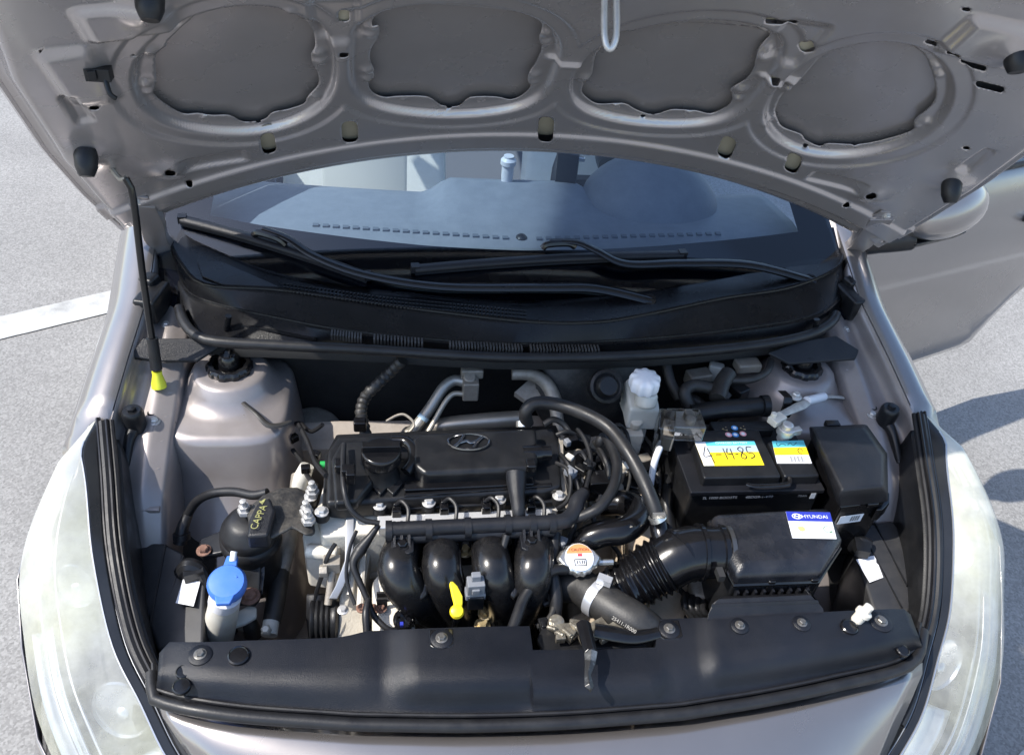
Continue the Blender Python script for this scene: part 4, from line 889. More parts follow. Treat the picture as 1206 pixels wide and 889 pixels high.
# castings on the belt side: head end, timing cover, alternator, pulley
tc_ = part('timing_cover', prism(PL([(392, 612, .77), (438, 618, .765), (436, 650, .74), (430, 690, .70), (432, 752, .66), (395, 752, .66), (400, 700, .70), (410, 660, .74)]), .10), alu, eng, bevel=.006, label='pale aluminium timing cover')
part('head_boss', join(prism(PL([(362, 612, .765), (398, 606, .77), (402, 640, .76), (396, 655, .755), (360, 650, .755), (356, 630, .76)]), .09), tube(PL([(360, 648, .752), (398, 652, .752)]), .012, 12, 1)), alu, tc_, bevel=.005)
for q in (((418, 640, .755), (412, 700, .715)), ((428, 650, .75), (424, 720, .70))): part('casting_rib', tube(PL(q), .006, 8, 1), alu, tc_)
for px, py in ((404, 718), (426, 716), (449, 716), (406, 620), (418, 665)): hexbolt(P(px, py, .725), .006, .006, rust if py == 716 else zinc, tc_)
alt = part('alternator', join(prism(PL([(438, 680, .735), (450, 670, .74), (472, 690, .735), (486, 715, .72), (492, 752, .70), (438, 752, .70)]), .10)), alu, eng, bevel=.010, label='aluminium alternator housing with cooling slots')
for py in (702, 709): part('slot', box(P(450, py, .735), (.016, .0035, .02)), blk_deep, alt)
part('rear_cap', join(lathe([(.016, -.03), (.017, .004), (.013, .008), (.006, .006)], P(476, 730, .722), (0, -.4, 1), 20), *[box(P(470+4*k, 724+6*(k % 2), .737), (.004, .008, .006), .3*k) for k in range(4)]), blk_gloss, alt)
part('terminal', box(P(473, 735, .738), (.005, .006, .005)), sticker_b, alt)
hexbolt(P(440, 717, .715), .006, .008, rust, alt)
part('tensioner_bracket', loft([PL([(x-5, y, z), (x+5, y, z), (x+5, y+1, z-.02), (x-5, y+1, z-.02)]) for x, y, z in ((413, 590, .80), (412, 620, .79), (411, 660, .765), (400, 690, .735), (392, 705, .72))]), M('galvanised_bracket', (.38, .39, .41), rough=.4, metal=.6), eng, bevel=.0015)
part('adjuster', join(box(P(391, 664, .75), (.026, .02, .022)), tube(PL([(392, 668, .745), (389, 690, .72), (386, 712, .70)]), .006, 10, 1), lathe([(.010, -.006), (.010, .006)], P(381, 672, .75), (1, 0, 0), 6)), alu_dirty, eng, bevel=.001)
pp = P(383, 730, .66); part('belt_pulley', lathe([(.034, -.022), (.036, -.020)]+[(.036-.003*(k % 2), -.018+.004*k) for k in range(9)]+[(.036, .018), (.03, .022), (.012, .022), (.01, .016)], pp, (1, 0, 0), 32), blk, eng)
part('drive_belt', sheet([[P(x, y, z)+V3((dx, 0, 0)) for x, y, z in ((372, 700, .70), (371, 725, .66), (374, 750, .62))] for dx in (-.014, .014)]), rubber, eng, solid=.005)
# wires on that side
part('harness', tube(PL([(405, 523, .865), (404, 545, .868), (405, 575, .862), (412, 598, .845), (428, 612, .83), (447, 616, .825)]), .0042, 10, 6), rubber, eng)
part('harness', tube(PL([(446, 618, .815), (436, 632, .80), (424, 648, .785), (416, 664, .775), (423, 684, .76), (432, 704, .745), (440, 724, .73), (456, 740, .72), (468, 741, .715)]), [.004, .006, .010, .006, .005, .005, .005, .0045, .004], 10, 6), rubber, eng)
part('harness', tube(PL([(434, 705, .75), (431, 722, .745), (432, 745, .73), (432, 760, .72)]), [.0045, .006, .0055, .005], 10, 5), rubber, eng)
part('ignition_plug', join(box(P(410, 555, .872), (.020, .016, .018)), box(P(413, 562, .872), (.014, .012, .024))), blk_gloss, eng, bevel=.002)
# throttle-side cluster of sensors and plugs at the gearbox end of the head
cl = part('thermostat_housing', join(prism(PL([(660, 520, .79), (690, 515, .79), (700, 560, .78), (690, 600, .77), (664, 600, .77)]), .11)), alu_dirty, eng, bevel=.006)
for i_, (px, py, z, sx, sy, sz, rz, mt) in enumerate(((672, 521, .825, .022, .016, .026, .2, blk_gloss), (686, 520, .815, .026, .02, .022, -.3, blk), (668, 521, .835, .010, .012, .012, .4, grey_pl), (690, 540, .805, .03, .022, .03, .5, blk_gloss), (702, 572, .81, .034, .030, .044, .1, blk_gloss), (676, 566, .80, .018, .014, .03, -.4, blk), (684, 553, .815, .014, .022, .014, .8, blk), (712, 553, .78, .03, .02, .03, .3, blk), (660, 600, .79, .016, .02, .02, 0, blk), (700, 530, .79, .02, .03, .02, -.6, alu_dirty), (722, 560, .76, .03, .03, .03, .6, alu_dirty))):
    part('sensor_block', box(P(px, py, z), (sx, sy, sz), rz), mt, cl, bevel=.002)
for q in (((660, 535, .835), (668, 545, .84), (676, 560, .83), (682, 578, .82)), ((672, 540, .83), (684, 532, .835), (694, 548, .825), (704, 560, .83)), ((664, 556, .82), (668, 572, .815), (676, 582, .82)), ((690, 528, .82), (706, 535, .815), (712, 550, .80), (708, 575, .80)), ((655, 512, .84), (668, 508, .845), (682, 514, .83)), ((708, 545, .80), (722, 552, .79), (730, 566, .78))):
    part('wire', tube(PL(q), .0038, 8, 5), rubber, cl)
part('coil_sensor', lathe([(.016, -.03), (.016, .0), (.013, .004), (.012, .018), (.006, .02)], P(636, 534, .85), (1, .05, .02), 20), blk_gloss, eng)
part('pale_plug', box(P(671, 538, .835), (.010, .014, .008), .8), ivory_pl, cl, bevel=.002)
part('bracket_strip', loft([PL([(x-2, y, z), (x+3, y, z), (x+3, y, z-.012), (x-2, y, z-.012)]) for x, y, z in ((660, 515, .83), (661, 560, .82), (668, 598, .81))]), alu_dirty, eng)
# gearbox below, sunlit patches seen between the hoses
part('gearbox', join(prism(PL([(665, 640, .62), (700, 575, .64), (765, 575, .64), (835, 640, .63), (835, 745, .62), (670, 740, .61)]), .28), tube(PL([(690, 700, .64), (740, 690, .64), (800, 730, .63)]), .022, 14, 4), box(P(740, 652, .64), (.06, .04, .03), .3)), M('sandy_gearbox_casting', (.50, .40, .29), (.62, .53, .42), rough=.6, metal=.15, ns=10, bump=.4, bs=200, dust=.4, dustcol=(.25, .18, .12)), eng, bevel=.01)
part('gear_lever', join(box(P(742, 632, .665), (.04, .018, .012), .5), lathe([(.012, -.03), (.012, .006)], P(738, 640, .66), (0, 0, 1), 14)), steel, eng, bevel=.002)

# ------------------------------------------------------------------ engine mount
mt_ = thing('engine_mount', 'round black rubber engine mount with yellow paint lettering', 'engine mount', P(300, 690, .48))
mc_ = P(293, 618, .775)
part('mount_cup', lathe([(.040, -.14), (.043, -.05), (.048, -.040), (.048, -.028), (.044, -.024), (.046, -.014), (.043, -.004), (.037, .002), (.034, .010), (.024, .016), (.010, .018)], mc_, (0, 0, 1), 40), rubber, mt_, angle=50)
part('mount_foot', join(prism(PL([(236, 634, .72), (270, 620, .735), (276, 634, .735), (262, 650, .73), (238, 655, .72), (232, 648, .72)]), .012), prism(PL([(268, 650, .735), (308, 650, .735), (306, 700, .69), (300, 708, .685), (262, 706, .685)]), .016)), blk, mt_, bevel=.003)
hexbolt(P(240, 648, .728), .008, .008, rust, mt_); hexbolt(P(294, 702, .705), .011, .008, rust, mt_)
arm = part('mount_arm', loft([PL([(x0, y0, z), (x1, y1, z), (x1, y1, z-.03), (x0, y0, z-.03)]) for x0, y0, x1, y1, z in ((290, 600, 296, 636, .812), (310, 583, 322, 634, .818), (330, 574, 345, 622, .815), (350, 574, 362, 632, .808), (364, 580, 372, 630, .80))]), M('cast_iron_black', (.018, .018, .019), (.05, .046, .04), rough=.5, ns=25, bump=.5, bs=200, dust=.3), mt_, bevel=.008)
blkp = part('arm_block', prism(PL([(302, 592, .836), (318, 584, .838), (324, 600, .836), (316, 630, .832), (290, 632, .830), (294, 608, .834)]), .03), blk_satin, mt_, bevel=.005)
text('lettering', 'CAPPA', .0155, P(305, 609, .8365), P(311, 596, .8365)-P(299, 622, .8365), V3((-.8, .3, 0)), yellow_paint, blkp)
part('arrow_mark', prism([P(x, y, .8375) for x, y in ((309, 594), (313, 587), (310, 588), (308, 590), (305, 590))], .0004), yellow_paint, blkp, smooth=False)
for px, py, z in ((288, 601, .808), (368, 579, .812), (361, 602, .812), (363, 612, .815)):
    c = P(px, py, z); part('stud', join(lathe([(.011, -.004), (.011, .003), (.0085, .003), (.0085, .011)], c, (0, 0, 1), 6), lathe([(.005, .011), (.005, .022), (.003, .023)], c, (0, 0, 1), 12)), zinc, mt_)
patch('white_tag', [P(281, 652, .742), P(300, 651, .742), P(300, 647, .744), P(282, 648, .744)], sticker_w, mt_)
part('vertical_plate', loft([PL([(x-3, y, z), (x+3, y, z), (x+3, y+1, z-.03), (x-3, y+1, z-.03)]) for x, y, z in ((309, 650, .73), (309, 675, .71), (306, 700, .69))]), blk_gloss, mt_, bevel=.001)

# ------------------------------------------------------------------ washer filler
wf = thing('washer_reservoir', 'white washer bottle neck with bright blue cap', 'washer bottle', P(255, 745, .45))
part('neck', tube(PL([(250, 765, .55), (256, 745, .62), (262, 722, .69), (265, 703, .735)]), [.030, .027, .024, .022], 24, 5), ivory_pl, wf); part('collar', tube(PL([(264, 708, .725), (266, 700, .745)]), .0235, 24, 1), white_pl, wf)
bc = P(267, 686, .765)
cap = part('cap', lathe([(.027, -.016), (.0285, -.010), (.0285, .000), (.025, .006), (.012, .008), (.002, .008)], bc, (0.05, -.25, 1), 30), blue_pl, wf, label='bright blue washer cap')
part('tab', prism([bc+V3((x, y, -.0)) for x, y in ((-.016, -.016), (-.010, -.036), (.010, -.036), (.016, -.016))], .008), blue_pl, cap, bevel=.002); part('tab', prism([bc+V3((x, y, .006)) for x, y in ((-.010, .018), (.012, .018), (.010, .046), (-.006, .046))], .010), blue_pl, cap, bevel=.002)
part('hinge_peg', tube([bc+V3((.004, .036, .004)), bc+V3((.005, .048, .012))], .005, 10, 1), white_pl, cap)
part('symbol', tube([bc+V3((.016*math.cos(a), .010*math.sin(a), .0082)) for a in np.linspace(.3, math.pi-.3, 9)], .0011, 6, 1), blue_pl, cap)
part('mount_ear', prism(PL([(265, 728, .66), (292, 712, .665), (302, 714, .665), (302, 726, .66), (288, 734, .655), (262, 742, .655)]), .008), ivory_pl, wf, bevel=.003)

# ------------------------------------------------------------------ refrigerant pipe and lower members on the mount side
ap = thing('air_conditioning_pipe', 'grey and black air conditioning pipe beside the washer neck', 'pipe', P(320, 750, .5))
part('pipe', tube(PL([(352, 560, .72), (347, 600, .70), (340, 640, .68), (332, 672, .66)]), .0135, 16, 4), alu_dirty, ap); part('sleeve', tube(PL([(331, 672, .66), (325, 706, .645), (320, 732, .635)]), [.0145, .016, .0145], 16, 4), rubber_dusty, ap)
part('fitting', join(tube(PL([(320, 728, .637), (317, 748, .63)]), .013, 14, 1), lathe([(.008, -.006), (.008, .010), (.005, .014)], P(314, 742, .645), (0, -.4, 1), 6)), ivory_pl, ap)
part('upper_stub', tube(PL([(362, 548, .76), (356, 562, .74), (352, 575, .72)]), [.012, .015, .013], 14, 4), ivory_pl, ap)
part('green_ring', lathe([(.006, -.004), (.006, .004)], P(380, 547, .80), (1, 0, 0), 14), M('green_plastic', (.02, .35, .08), rough=.4), ap)
cb = thing('rubber_cable', 'curved black rubber cable looping over the engine mount', 'cable', P(218, 640, .68))
part('cable', tube(PL([(221, 606, .72), (232, 590, .75), (250, 581, .775), (275, 579, .79), (298, 583, .80), (315, 580, .81)]), .0075, 12, 6), rubber, cb)

# earth strap on the left tower and thin wires
es = solo('earth_strap', tube(PL([(281, 470, .812), (290, 477, .822), (303, 488, .822), (315, 500, .812), (328, 501, .808), (343, 496, .805)]), [.005, .004, .0045, .006, .005, .003], 8, 5, flat=.5), rubber_dusty, 'short grey earth strap bolted to the strut tower', 'earth strap')
hexbolt(P(281, 470, .812), .006, .006, zinc, es)
solo('bonnet_cable', tube(PL([(192, 590, .72), (186, 560, .76), (184, 530, .79), (190, 500, .80), (200, 470, .81)]), .0025, 8, 6), rubber, 'thin black release cable along the inner fender', 'cable')

# ================================================================== REAR OF THE BAY
ex_ = thing('refrigerant_valve', 'small metal refrigerant valve block with two bent pipes on the firewall', 'valve block', P(553, 470, .68))
part('block', join(box(P(554, 458, .80), (.03, .025, .042)), box(P(556, 438, .825), (.042, .02, .02)), lathe([(.012, -.004), (.012, .008)], P(553, 445, .82), (0, -.5, 1), 14)), alu_dirty, ex_, bevel=.003)
part('pipe', tube(PL([(548, 450, .80), (535, 448, .80), (522, 457, .79), (507, 480, .765), (490, 503, .74), (484, 515, .72)]), .0105, 14, 6), M('dull_aluminium_pipe', (.42, .41, .37), (.5, .49, .45), rough=.4, metal=.6, ns=20), ex_)
part('pipe', tube(PL([(545, 464, .79), (534, 464, .79), (524, 474, .78), (508, 502, .75), (502, 512, .74)]), .005, 12, 6), M('thin_pipe', (.5, .46, .38), rough=.4, metal=.5), ex_)
part('blue_mark', tube(PL([(500, 490, .758), (497, 494, .753)]), .0112, 14, 1), M('pale_blue_tape', (.30, .45, .58), rough=.6), ex_)
hp = solo('heat_shield_pipe', tube(PL([(480, 512, .70), (520, 502, .73), (570, 497, .745), (612, 494, .75)]), [.016, .017, .018, .018], 18, 4), M('heat_pipe_steel', (.34, .32, .28), (.46, .43, .38), rough=.35, metal=.7, ns=14), 'dull steel pipe running along the back of the valve cover', 'pipe')
cd_ = solo('corrugated_conduit', tube(PL([(474, 424, .87), (460, 438, .84), (445, 452, .82), (430, 468, .80), (425, 485, .79), (428, 500, .78), (432, 518, .77)]), .0105, 14, 10, ribs=(44, .0012)), rubber_dusty, 'corrugated black wiring conduit dropping behind the valve cover', 'conduit')
part('clip', box(P(424, 500, .80), (.022, .018, .022)), blk_gloss, cd_, bevel=.003)
solo('rear_bracket_pipe', join(tube(PL([(603, 440, .83), (625, 441, .83), (642, 450, .82), (652, 468, .80), (656, 490, .78), (660, 510, .76)]), [.012, .012, .013, .014, .012, .010], 14, 5), prism(PL([(606, 462, .79), (622, 448, .80), (640, 452, .80), (636, 470, .78), (620, 472, .78)]), .01)), alu_dirty, 'curved metal coolant pipe with flange on the firewall', 'pipe')
solo('spring_clip_wire', tube(PL([(455, 496, .78), (468, 489, .785), (478, 489, .785), (488, 500, .775), (478, 512, .76)]), .0025, 8, 5), alu_dirty, 'thin bent metal rod behind the valve cover', 'rod')
dk = solo('exhaust_disc', join(lathe([(.055, -.012), (.058, -.008), (.058, -.003), (.050, .004), (.02, .006)], P(370, 508, .66), (.2, -.3, 1), 36), lathe([(.018, .004), (.016, .016), (.006, .018)], P(366, 516, .66), (.2, -.3, 1), 18)), alu_dirty, 'rusty round steering joint plate beside the strut tower', 'plate')
# brake booster and reservoir
bo = thing('brake_booster', 'large round black brake booster on the firewall', 'brake booster', P(690, 480, .62))
part('drum', lathe([(.105, -.05), (.115, -.01), (.112, .012), (.095, .026), (.06, .034), (.03, .036)], P(700, 478, .78)+V3((0, .05, 0)), (0.05, -1, .25), 44), M('booster_black', (.016, .016, .017), (.03, .03, .03), rough=.5, ns=10, dust=.2), bo)
part('side_cup', join(lathe([(.030, -.02), (.0325, .0), (.031, .012), (.026, .014), (.022, .012), (.018, .022), (.016, .024)], P(713, 455, .86), (0, -.75, .66), 32)), blk, bo)
br = thing('brake_fluid_reservoir', 'milky plastic brake fluid reservoir with white scalloped cap', 'reservoir', P(755, 500, .74))
part('tank', join(tube(PL([(762, 462, .875), (760, 478, .85)]), .020, 20, 1), prism(PL([(735, 448, .86), (748, 438, .87), (776, 470, .85), (778, 484, .84), (742, 482, .845)]), .05)), ivory_pl, br, bevel=.006)
cc = P(760, 447, .905); sc_pts = []
for k in range(72):
    a = 2*math.pi*k/72; r = .0265+.0018*math.cos(9*a); sc_pts.append((r*math.cos(a), r*math.sin(a)))
part('cap', loft([[cc+V3((x*f_, y*f_, z_)) for x, y in sc_pts] for f_, z_ in ((.92, -.020), (1, -.014), (1, .0), (.93, .006), (.5, .009), (.1, .0095))]), white_pl, br, angle=60)
part('master_cylinder', join(tube(PL([(738, 470, .81), (750, 500, .78), (748, 520, .76)]), [.016, .018, .014], 16, 4), lathe([(.012, -.01), (.012, .006), (.008, .008)], P(749, 497, .81), (0, -.3, 1), 20), box(P(745, 520, .77), (.03, .02, .05))), alu, br, bevel=.002)

# ================================================================== BATTERY SIDE
bat = thing('battery', 'black car battery with yellow and white labels', 'battery', P(890, 640, .58))
B1, B2, B3, B4 = P(803, 612, .835), P(970, 594, .835), P(925, 488, .835), P(795, 492, .835)
xd = (B2-B1); xd.z = 0; xd = V3((1, .0, 0)); xd.normalize()
bx0, bx1, by0, by1 = .242, .474, .650, .812
def bt(x, y, z=.838): return V3((x, y, z))
part('case', prism([bt(bx0, by0, .815), bt(bx1, by0, .815), bt(bx1, by1, .815), bt(bx0, by1, .815)], .19), blk, bat, bevel=.005)
part('case_rim', prism([bt(bx0-.004, by0-.004, .818), bt(bx1+.004, by0-.004, .818), bt(bx1+.004, by1, .818), bt(bx0-.004, by1, .818)], .010), blk_satin, bat, bevel=.002)
lid = part('lid', join(prism([bt(.260, .660), bt(.398, .660), bt(.398, .776), bt(.268, .776)], .030), prism([bt(.403, .660), bt(.468, .660), bt(.468, .745), bt(.403, .745)], .030), prism([bt(.315, .777, .836), bt(.43, .777, .836), bt(.43, .806, .832), bt(.315, .806, .832)], .026)), blk, bat, bevel=.004)
# carrying handle slot and printed line on the front rim
part('handle', join(tube([bt(.335, .652, .830), bt(.35, .645, .832), bt(.405, .648, .832), bt(.412, .660, .836)], .004, 8, 4, flat=.6)), blk_gloss, bat)
def lp(px, py): return P(px, py, .838)
L1 = patch('label', [lp(829, 549), lp(900, 548), lp(888, 520), lp(818, 521)], sticker_y, lid, label='yellow battery label with handwriting')
def sub(q, a0, a1, b0, b1):
    q = [Vector(p) for p in q]; f_ = lambda a, b: q[0].lerp(q[1], a).lerp(q[3].lerp(q[2], a), b); return [f_(a0, b0), f_(a1, b0), f_(a1, b1), f_(a0, b1)]
q1 = [lp(829, 549), lp(900, 548), lp(888, 520), lp(818, 521)]
patch('label_strip', sub(q1, .17, 1, .83, 1), sticker_c, lid, lift=.0010); patch('label_strip', sub(q1, .17, 1, .55, .83), M('pale_blue_print', (.42, .52, .60), rough=.5), lid, lift=.0010); patch('label_strip', sub(q1, 0, .17, 0, 1), sticker_w, lid, lift=.0010)
def stroke(nm, pts, q, mat, par, r=.0009):
    q = [Vector(p) for p in q]; n = (q[1]-q[0]).cross(q[3]-q[0]).normalized(); f_ = lambda a, b: q[0].lerp(q[1], a).lerp(q[3].lerp(q[2], a), b)+n*.0018
    return tube([f_(a, b) for a, b in pts], r, 6, 4, flat=.4)
hw_ = [stroke('', p, q1, ink, lid) for p in ([(.14, .80), (.06, .38), (.20, .42)], [(.16, .72), (.19, .10)], [(.26, .45), (.36, .45)], [(.42, .70), (.43, .25)], [(.49, .70), (.46, .48), (.55, .48)], [(.54, .68), (.54, .25)], [(.59, .46), (.64, .46)], [(.70, .55), (.66, .66), (.71, .74), (.75, .64), (.67, .36), (.72, .26), (.76, .36), (.70, .55)], [(.90, .74), (.82, .74), (.81, .52), (.88, .50), (.90, .36), (.82, .26)])]
part('handwriting', join(*hw_), ink, lid)
text('small_print', 'CHARGED BATTERY', .0065, (q1[3].lerp(q1[2], .6)).lerp(q1[0].lerp(q1[1], .6), .08), q1[1]-q1[0], q1[3]-q1[0], sticker_w, lid, lift=.0020)
q2 = [lp(915, 546), lp(956, 546), lp(946, 519), lp(909, 520)]
patch('label', q2, sticker_w, lid, label='small white yellow and blue battery label')
patch('label_strip', sub(q2, 0, 1, .36, .70), sticker_y, lid, lift=.0010); patch('label_strip', sub(q2, 0, 1, .70, 1), sticker_c, lid, lift=.0010)
part('barcode', join(*[prism([p+V3((0, 0, .0015)) for p in sub(q2, .42+.035*k, .42+.035*k+(.012 if k % 3 else .022), .06, .30)], .0003) for k in range(12)]), ink_g, lid, smooth=False)
part('recycle_mark', tube([sub(q2, .78+.07*math.cos(a), 1, .52+.12*math.sin(a), 1)[0]+V3((0, 0, .0016)) for a in np.linspace(0, 5.2, 10)], .0007, 6, 1), ink, lid)
part('handwriting', join(*[stroke('', p, q2, ink, lid, .0006) for p in ([(.12, .9), (.14, .76), (.28, .86), (.4, .78)], [(.45, .8), (.55, .88), (.62, .78), (.75, .9)])]), ink, lid)
# hazard pictograms
for k, (px, py, mt) in enumerate(((854, 505, gold), (865, 504, M('blue_dot', (.05, .25, .6), rough=.5)), (875, 504, gold), (858, 512, M('pink_dot', (.75, .35, .38), rough=.5)), (866, 512, M('blue_dot_b', (.05, .25, .6), rough=.5)), (875, 511, M('pink_dot_b', (.75, .35, .38), rough=.5)))):
    c = P(px, py, .8375)
    part('pictogram', lathe([(.0062, 0), (.0062, .0006)], c, (0, 0, 1), 3 if mt is gold else 20), mt, lid, smooth=False)
    part('pictogram', lathe([(.0034, .0007), (.0034, .0011)], c, (0, 0, 1), 12), sticker_w if mt is not gold else ink, lid, smooth=False)
fy = by0-.0045
text('front_print', 'SL 1000 BOD3TS', .0085, (.292, fy, .8045), (1, 0, 0), (0, 0, 1), pale_ink, bat); text('front_print', '4BDG9-1-V70', .0085, (.362, fy, .8045), (1, 0, 0), (0, 0, 1), pale_ink, bat)
text('side_print', '70Ah', .008, (.440, fy, .8045), (1, 0, 0), (0, 0, 1), ink_g, bat)
patch('front_square', [(.455, by0-.004, .797), (.464, by0-.004, .797), (.464, by0-.004, .810), (.455, by0-.004, .810)], sticker_g, bat)
# terminals
tcv = part('terminal_cover', join(box(P(806, 500, .862), (.062, .05, .035), -.05), box(P(782, 508, .85), (.03, .055, .06), -.3)), clear_pl, bat, bevel=.004, label='clear plastic cover over the positive terminal')
part('terminal', join(lathe([(.010, -.02), (.009, .012), (.003, .013)], P(812, 498, .85), (0, 0, 1), 18), box(P(806, 500, .845), (.05, .03, .012), -.1), box(P(786, 512, .845), (.02, .05, .03), -.3)), alu_dirty, bat, bevel=.002)
part('terminal', join(lathe([(.011, -.02), (.0095, .018), (.003, .019)], P(925, 508, .85), (0, 0, 1), 18), lathe([(.016, -.004), (.016, .010)], P(925, 508, .848), (0, 0, 1), 16), box(P(934, 508, .853), (.03, .012, .012), .2)), zinc, bat, bevel=.0015)
part('positive_cable', tube(PL([(780, 520, .84), (772, 540, .82), (768, 558, .79), (765, 580, .75)]), .006, 10, 5), white_pl, bat)
tr_ = part('battery_tray', prism([(.22, .63, .62), (.49, .63, .62), (.49, .825, .62), (.22, .825, .62)], .03), blk, bat, bevel=.004)
part('tray_leg', loft([[(x, y, z) for x, y in ((.22, .62), (.44, .62), (.44, .78), (.22, .78))] for z in (.59, .48)]), blk_deep, bat)
# earth cable and bracket by the right tower
gc = thing('ground_cable', 'woven grey ground cable from battery post to strut tower', 'cable', P(925, 500, .82))
part('braid', tube(PL([(918, 500, .862), (912, 492, .862), (925, 486, .858), (942, 478, .852), (955, 470, .845), (975, 467, .83), (992, 468, .812)]), [.008, .007, .008, .011, .010, .006, .006], 10, 6, flat=.45), M('braided_lead', (.42, .40, .37), (.55, .54, .50), rough=.6, metal=.3, ns=90, bump=.6, bs=600), gc)
part('sleeve', tube(PL([(950, 472, .852), (970, 467, .836)]), .0085, 12, 1), white_pl, gc); part('clamp', join(box(P(915, 494, .862), (.03, .02, .014), .5), lathe([(.006, 0), (.006, .012)], P(910, 492, .866), (0, 0, 1), 6)), alu, gc, bevel=.002)
part('red_cap', lathe([(.0085, -.002), (.0085, .004), (.006, .007), (.002, .0075)], P(995, 468, .803), (0, 0, 1), 18), red_lead, gc)
bk_ = thing('harness_bracket', 'small black metal bracket standing beside the strut tower', 'bracket', P(928, 480, .80))
part('strip', loft([[p+V3((-.008, 0, 0)), p+V3((.008, 0, 0)), p+V3((.008, .003, -.002)), p+V3((-.008, .003, -.002))] for p in PL([(921, 460, .862), (929, 468, .862), (927, 478, .85), (922, 490, .828)])]), blk_gloss, bk_, bevel=.001); part('strip', loft([[p+V3((-.005, 0, 0)), p+V3((.005, 0, 0)), p+V3((.005, .003, -.002)), p+V3((-.005, .003, -.002))] for p in PL([(938, 468, .855), (933, 482, .835), (927, 492, .815)])]), blk_gloss, bk_, bevel=.001)
hexbolt(P(937, 467, .858), .0075, .009, zinc, bk_)
# fuse box
fb = thing('fuse_box', 'black fuse box with textured sloping lid beside the headlight', 'fuse box', P(1000, 600, .62))
part('lid', loft([PL([(x, y, z) for x, y in l]) for l, z in ((((957, 505), (1017, 503), (1040, 536), (1040, 572), (992, 577)), .862), (((952, 502), (1020, 499), (1045, 534), (1046, 580), (987, 586)), .845), (((953, 512), (1018, 508), (1044, 542), (1046, 592), (988, 598)), .815))][::-1]), blk_satin, fb, bevel=.005, seg=3)
part('box', prism(PL([(955, 515, .812), (1018, 512, .812), (1043, 545, .812), (1043, 590, .812), (990, 597, .812)]), .14), blk_gloss, fb, bevel=.004)
c = P(1026, 588, .815); part('catch', join(box(c, (.045, .014, .022), .05), box(c+V3((0, -.006, -.004)), (.022, .010, .010), .05)), blk_gloss, fb, bevel=.003)
part('catch', box(P(980, 500, .848), (.026, .014, .012)), blk_gloss, fb, bevel=.002)
part('side_wing', prism(PL([(1040, 575, .80), (1048, 580, .80), (1048, 592, .80), (1040, 600, .80), (1032, 600, .80)]), .03), blk_gloss, fb, bevel=.003)
fa, fb_ = P(990, 597, .812), P(1043, 590, .812); fo = V3((fb_.y-fa.y, -(fb_.x-fa.x), 0)).normalized()*.001
fq = [fa.lerp(fb_, t_)+V3((0, 0, z_))+fo for t_, z_ in ((.10, -.044), (.62, -.044), (.62, -.024), (.10, -.024))]
patch('barcode_sticker', fq, sticker_w, fb)
part('barcode', join(*[prism([p+fo for p in sub(fq, .5+.05*k, .5+.05*k+(.02 if k % 2 else .035), .2, .85)], fo*-.3) for k in range(8)]), ink, fb, smooth=False)
# air filter box and snorkel
ab = thing('air_filter_box', 'satin black air filter box with blue and white maker sticker', 'air filter', P(915, 700, .62))
T0 = PL([(848, 607, .842), (970, 601, .842), (984, 632, .840), (962, 660, .838), (876, 664, .838), (862, 640, .840)])
T1 = PL([(839, 606, .832), (977, 598, .832), (993, 636, .830), (968, 675, .826), (868, 679, .826), (850, 645, .830)])
T2 = [p+V3((0, .0, -.022)) for p in T1]
lid_a = part('lid', loft([T2, T1, T0]), M('airbox_plastic', (.008, .009, .012), (.017, .018, .024), rough=.27, spec=.45, ns=14, rv=.10, bump=.25, bs=700, dust=.12, dustcol=(.16, .15, .14)), ab, bevel=.009, seg=4)
part('lower_case', loft([[p+V3((0, 0, -.20)) for p in T1], [p+V3((0, 0, -.024)) for p in T1]]), blk, ab, bevel=.004)
part('lid_seam', tube([p*1.0+V3((0, 0, .002)) for p in T2]+[T2[0]+V3((0, 0, .002))], .0045, 8, 1), blk_gloss, ab)
for px, py in ((858, 668), (905, 686), (955, 684)): part('lid_clip', box(P(px, py, .80)+V3((0, -.004, 0)), (.012, .010, .028)), blk_gloss, ab, bevel=.002)
for k in range(9):
    p = T1[4].lerp(T1[3], (k+.6)/9.6); part('fin', box(p+V3((0, -.004, -.058)), (.004, .008, .055)), blk_satin, ab)
sq = [P(935, 634, .8385), P(986, 636, .8365), P(978, 603, .8405), P(925, 602, .8415)]
sq = [P(933, 634, .8400), P(985, 635, .8400), P(977, 604, .8425), P(925, 603, .8425)]
stk = patch('sticker', sq, sticker_w, lid_a, lift=.001, label='white and blue maker sticker')
patch('sticker_band', sub(sq, 0, 1, .64, 1), sticker_b, lid_a, lift=.0016)
bx, by = sq[1]-sq[0], sq[3]-sq[0]
mid = lambda a, b: sub(sq, a, 1, b, 1)[0]
text('sticker_lettering', 'HYUNDAI', .0098, mid(.62, .80), bx, by, sticker_w, lid_a, lift=.0028)
ex2, ey2 = bx.normalized(), (by-bx.normalized()*by.dot(bx.normalized())).normalized(); lo_ = mid(.22, .81)+V3((0, 0, .0026))
el = [lo_+ex2*(.0075*math.cos(a))+ey2*(.0048*math.sin(a)) for a in np.linspace(0, 2*math.pi, 25)]
part('sticker_logo', join(tube(el, .0008, 6, 1, flat=.4), tube([lo_+ex2*-.005+ey2*-.003, lo_+ex2*-.002+ey2*.004], .0010, 6, 1, flat=.4), tube([lo_+ex2*.002+ey2*-.004, lo_+ex2*.005+ey2*.003], .0010, 6, 1, flat=.4), tube([lo_+ex2*-.003, lo_+ex2*.003], .0009, 6, 1, flat=.4)), sticker_w, lid_a)
part('sticker_dot', lathe([(.0058, .0012), (.0058, .0016)], mid(.26, .36), (0, 0, 1), 20), M('lemon_print', (.80, .80, .20), rough=.5), lid_a, smooth=False)
